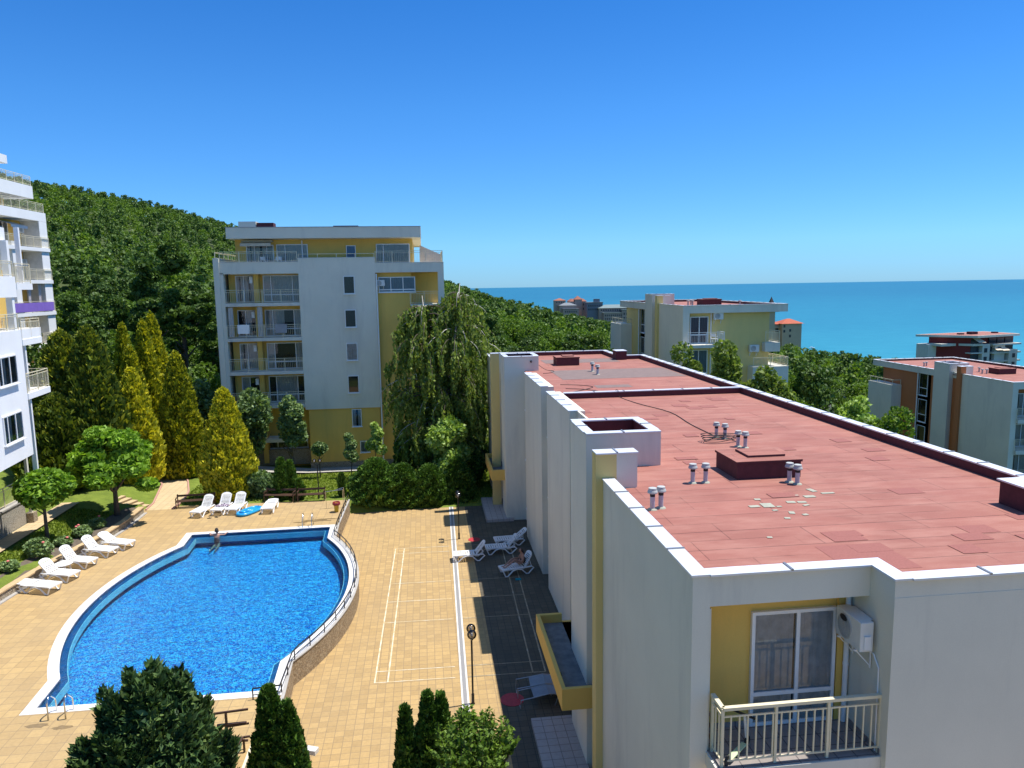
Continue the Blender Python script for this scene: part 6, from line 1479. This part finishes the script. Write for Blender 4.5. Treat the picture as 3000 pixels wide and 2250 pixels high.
leafy('leafy_tree','olive tree with pointed shoots just above the near roof parapet',38,60,3.7,2.6,L_LIGHT,4500,.28,3,12); leafy('leafy_tree','green tree left of the olive tree above the near roof parapet',35.2,62,2.2,1.5,L_WOOD,3000,.28,3,13)
# shrubs behind light tree, ivy-dark mass by building wall
for (x,y,H,R_,lb,mt) in ((2.6,49.2,3.2,1.1,'dark leafy shrub against the shaded end of the court',L_THUJA),(3.5,51.5,3.6,1.1,'dark leafy shrub close to the far porch',L_THUJA),(.3,52.5,2.4,1.0,'shaded shrub behind the light green tree',L_BIRCH)): bush(x,y,h1(x,y),H,R_,lb,mt,4500,.17)
# weeping birch
def birch():
    t = thing('weeping_birch', 'large weeping birch with drooping pale branches beside the middle block', 'tree', (1.2,51.2,0)); rr = random.Random(21)
    m = MB(); m.tube([(0,0,0),(.1,.05,4),(.7,0,9),(1.3,-.2,14.0)], [.26,.2,.12,.02], 8); m.tube([(.05,0,2.5),(-.6,.1,7),(-1.1,.3,11),(-1.3,.5,13.2)], [.16,.12,.07,.015], 7); m.build('trunk', BIRCHB, t, smooth=True)
    C = []; U = []; mb = MB(); mdk = MB()
    nb_ = 340
    for i in range(nb_):
        z0 = rr.uniform(2.2,13.3); f = (z0/14); side = rr.random() < .5
        bx_, by_ = ((.1+1.2*f, -.1*f) if side else (-.2-1.1*f, .4*f)) if z0 > 3 else (0,0)
        if not side and z0 > 12.3: z0 = 12.3
        Rm = 4.7*math.sin(min(1, (14.9-z0)/9.5)*PI/2)**.9*rr.uniform(.45,1.0)*(.85 if z0 > 4 else .7)
        a = rr.uniform(0,2*PI); dx, dy = math.cos(a), math.sin(a)
        if dx > 0: Rm *= 1.15
        p0 = Vector((bx_,by_,z0)); p1 = p0+Vector((dx*Rm*.45,dy*Rm*.45,Rm*.30)); p2 = p0+Vector((dx*Rm*.95,dy*Rm*.95,Rm*.05)); p3 = p2+Vector((dx*.2,dy*.2,-rr.uniform(.4,1.2)))
        pts = [((1-s)**3)*p0+3*s*(1-s)**2*p1+3*s*s*(1-s)*p2+s**3*p3 for s in [k/6 for k in range(7)]]
        (mb if i % 5 == 0 else mdk).tube(pts, [.05,.04,.034,.026,.02,.013,.006], 4, cap=False)
        for j in range(9):
            s = rr.uniform(.15,1.0); k = min(5, int(s*6)); q = pts[k].lerp(pts[k+1], s*6-k); L_ = rr.uniform(.7,2.3)*(.6+.5*(1-f)); ph = rr.uniform(0,2*PI)
            q = q+Vector((rr.gauss(0,.12),rr.gauss(0,.12),0)); dr = Vector((rr.gauss(0,.10),rr.gauss(0,.10),0))
            if q.z-L_ < .4: L_ = max(.3,q.z-.4)
            k = int(L_/.085)
            for g in range(k):
                e = g/k; C.append((q.x+dr.x*e*L_+rr.gauss(0,.05), q.y+dr.y*e*L_+rr.gauss(0,.05), q.z-e*L_)); U.append((rr.gauss(0,.35),rr.gauss(0,.35),-1))
    mb.build('pale_branches', BIRCHB, t, smooth=True); mdk.build('branches', TRUNK, t, smooth=True)
    C = np.array(C); V, F = cards(C, np.array(U), np.full(len(C), .15), 1.7, .3, rs); npmesh('crown', V, F, L_BIRCH, t)
birch()
# rose bed
rr = random.Random(31)
RB = ['rose bush at the near end of the garden bed','low rose bush beside the flat lounger','rose bush beside the second lounger','leafy rose bush at the foot of the small round headed tree','rose bush behind the table lounger','rose bush with a red bloom near the catalpa shade','rose bush at the far end of the garden bed']
for i, (x,y,H,R_) in enumerate(((-19.6,31.2,.6,.55),(-19.2,32.6,.6,.5),(-18.9,34.1,.5,.4),(-18.55,36.0,.95,.6),(-18.2,37.6,.5,.4),(-17.9,39.0,.65,.45),(-17.75,40.4,.6,.4))):
    t = bush(x,y,h1(x,y)-.02,H,R_,RB[i],L_ACER,1100,.12,'rose bushes behind the loungers','rose_bush')
    m = MB()
    for k in range(2 if i in (0,1,5) else 1):
        m.lathe([(.001,-.04),(.05,-.02),(.065,.02),(.04,.05),(.001,.03)], 8, (rr.uniform(-R_,R_)*.7,rr.uniform(-R_,R_)*.7,H*rr.uniform(.85,1.05)), cap=False)
    m.build('bloom', L_ROSE, t)
# moss strip on the near canopy
V, F = cards(np.stack([3.48+rs.rand(500)*.14, 18.7+rs.rand(500)*4.3, np.full(500,2.63)],1), rs.normal(0,1,(500,3)), np.full(500,.05)); o = npmesh('moss', V, F, L_THUJA); tag(o, kind='stuff')
# lawn grass tufts
def tufts(n, x0, x1, y0, y1, size, cond, name):
    X = x0+rs.rand(n)*(x1-x0); Y = y0+rs.rand(n)*(y1-y0); k = cond(X, Y); X, Y = X[k], Y[k]; Z = hh(X, Y)+size*.4
    C = np.stack([X,Y,Z],1); U = np.tile([0,0,1.0],(len(X),1)); V, F = cards(C, U, np.full(len(X), size), 2.0, .5); return tag(npmesh(name, V, F, L_GRASS), kind='stuff')
L_GRASS = leafmat('grass_blades', [(.09,.14,.014),(.17,.24,.024),(.25,.32,.045),(.34,.40,.08)], .3, .5)
tufts(26000,-15.3,5,45.3,55,.09, lambda X,Y: (X > np.interp(Y,[44,48.3,50.8,55],[-15.1,-15.3,-16.1,-18])) & ((Y > 45.5)), 'lawn_grass'); tufts(9000,-20.1,-17.3,28,43,.08, lambda X,Y: X < np.interp(Y, wy, wx)-1.1, 'garden_grass')

# ------------------------------------------------------------------ woodland
rw_ = np.random.RandomState(5)
def wood_proto(kind, i, n, size):
    r = np.random.RandomState(100+i); rr = random.Random(50+i)
    if kind == 'pine':
        L = []
        for k in range(13):
            a = rr.uniform(0,2*PI); zz = rr.uniform(.42,.97); q = (1.15-zz)*2.9*rr.uniform(.5,1); L.append((q*math.cos(a),q*math.sin(a),9*zz,rr.uniform(.75,1.25)))
        L.append((0,0,8.6,.7)); V, F = lobes_crown(L, n, size, r, 1.2, .4, flat=.6)
    else:
        L = []
        for k in range(15):
            a = rr.uniform(0,2*PI); zz = rr.uniform(.35,.88); q = 2.1*math.sqrt(max(.05,1-((zz-.55)/.45)**2))*rr.uniform(.4,1); L.append((q*math.cos(a),q*math.sin(a),8*zz,rr.uniform(.9,1.4)))
        V, F = lobes_crown(L, n, size, r, 1.1, .35, flat=.85)
    return V, F
PR = [(k, wood_proto(k, i, 2300, .30)) for i, k in enumerate(('pine','leaf','pine','leaf','leaf','pine'))]
PRL = [(k, wood_proto(k, i+20, 270, .60)) for i, k in enumerate(('pine','leaf','pine','leaf','leaf','pine','leaf','pine'))]
sites = []
def blocked(X, Y):
    R_ = ((-17.5,4.5,54,73),(-50,-30.5,50,76),(-31,-17,24,46),(17,33,54,82),(38,64,52,84),(152,196,206,236),(184,216,202,218),(174,206,355,386),(58,90,103,131),(-24,15,0,62),(14,34,30,54),(-26,-13,44,66))
    b = np.zeros(X.shape, bool)
    for a in R_: b |= (X > a[0]) & (X < a[1]) & (Y > a[2]) & (Y < a[3])
    return b
def density(Y): return 4.6
for band in ((56,110,4.6),(110,190,5.0),(190,400,4.8)):
    xs = np.arange(-260, 260, band[2]); ys = np.arange(band[0], band[1], band[2]); X, Y = np.meshgrid(xs, ys); X = X.ravel()+rw_.uniform(-.42,.42,X.size)*band[2]; Y = Y.ravel()+rw_.uniform(-.42,.42,Y.size)*band[2]
    az = np.degrees(np.arctan2(X, Y)); k = (az > -31.5) & (az < 44) & ~blocked(X, Y) & ~((X > 150) & (Y > 235)) & ~((X > 62) & (Y > 330)) & ~((az > 27)&(Y>150)&(Y<215)&(X>140))
    sites.append(np.stack([X[k],Y[k]],1))
ST = np.concatenate(sites); dist = np.hypot(ST[:,0], ST[:,1]); ST = ST[np.argsort(dist)]
Zs = hh(ST[:,0], ST[:,1])
# occlusion: hide-behind test for the middle block and near roof is left to the renderer
near_n = 285; cnt = 0; protoT = {}
WL = {('pine','left'):'dark pine among the trees of the wood on the left hillside',('leaf','left'):'leafy green tree among the trees of the wood on the left hillside',
      ('pine','mid'):'dark pine in the wood between the middle block and the yellow block',('leaf','mid'):'leafy green tree in the wood between the middle block and the yellow block',
      ('pine','right'):'dark pine in the wood right of the yellow block by the car park',('leaf','right'):'leafy green tree in the wood right of the yellow block by the car park'}
restV = []; restF = []; restM = []; kk = 0
for (x, y), z in zip(ST, Zs):
    az = math.degrees(math.atan2(x, y)); reg = 'left' if az < -13 else ('mid' if az < 17.5 else 'right')
    if -14 < az < -2 and y < 150 and y > 73: continue          # wholly behind the middle block
    pf = .5+.5*math.sin(x*.05+1)*math.sin(y*.04); kind = 'pine' if rw_.rand() < (.25+.6*pf if reg != 'right' else .45) else 'leaf'
    sc = rw_.uniform(.66,.98)*(1.0 if y < 190 else .86); rz = rw_.uniform(0, 2*PI)
    if cnt < near_n:
        c_ = [i for i, p in enumerate(PR) if p[0] == kind]; i = c_[rw_.randint(len(c_))]
        if i not in protoT:
            t = plant('pine_tree' if kind == 'pine' else 'woodland_tree', WL[(kind,reg)], 'tree', x, y, z-.2, PR[i][1], L_PINE if kind == 'pine' else L_WOOD, 4.2, .16, 3, 'woodland trees, '+kind+', '+reg); protoT[i] = t
        else: t = copy_tree(protoT[i], None, WL[(kind,reg)], 'woodland trees, '+kind+', '+reg, (x,y,z-.2))
        t.rotation_euler = (0,0,rz); t.scale = (sc,sc,sc*rw_.uniform(.9,1.12)); cnt += 1
    else:
        c_ = [i for i, p in enumerate(PRL) if p[0] == kind]; V, F = PRL[c_[rw_.randint(len(c_))]][1]; c, s = math.cos(rz), math.sin(rz)
        W = np.empty_like(V); W[:,0] = (V[:,0]*c-V[:,1]*s)*sc+x; W[:,1] = (V[:,0]*s+V[:,1]*c)*sc+y; W[:,2] = V[:,2]*sc+z-.2
        restV.append(W); restF.append(F+kk); kk += len(W); restM.append(np.full(len(F), 0 if kind == 'pine' else 1))
print('woodland', len(ST), 'individual', cnt, 'cards in mass', sum(len(f) for f in restF))
tag(npmesh('woodland', np.concatenate(restV), np.concatenate(restF), [L_PINE, L_WOOD], mi=np.concatenate(restM)), kind='stuff')
# big dark pines left of the middle block
for (x,y,zt,R_,lb) in ((-23.0,74,18.6,3.0,'tall dark pine standing against the left wall of the middle block'),(-27.5,78,17.0,2.8,'dark pine left of the tall one behind the golden conifers'),(-19.8,72,14,2.0,'narrow dark tree squeezed between pine and middle block')):
    z = h1(x,y); L = []; r_ = random.Random(int(x*7))
    for k in range(26):
        a = r_.uniform(0,2*PI); f = r_.uniform(.2,.97); q = R_*.75*(1.12-f)**.6*r_.uniform(.5,1); L.append((q*math.cos(a),q*math.sin(a),(zt-z)*f,R_*r_.uniform(.26,.38)))
    plant('pine_tree', lb, 'tree', x, y, z, lobes_crown(L, 9000, .34, inner=.4, flat=.6), L_PINE, 8, .3, 6, spread=2)
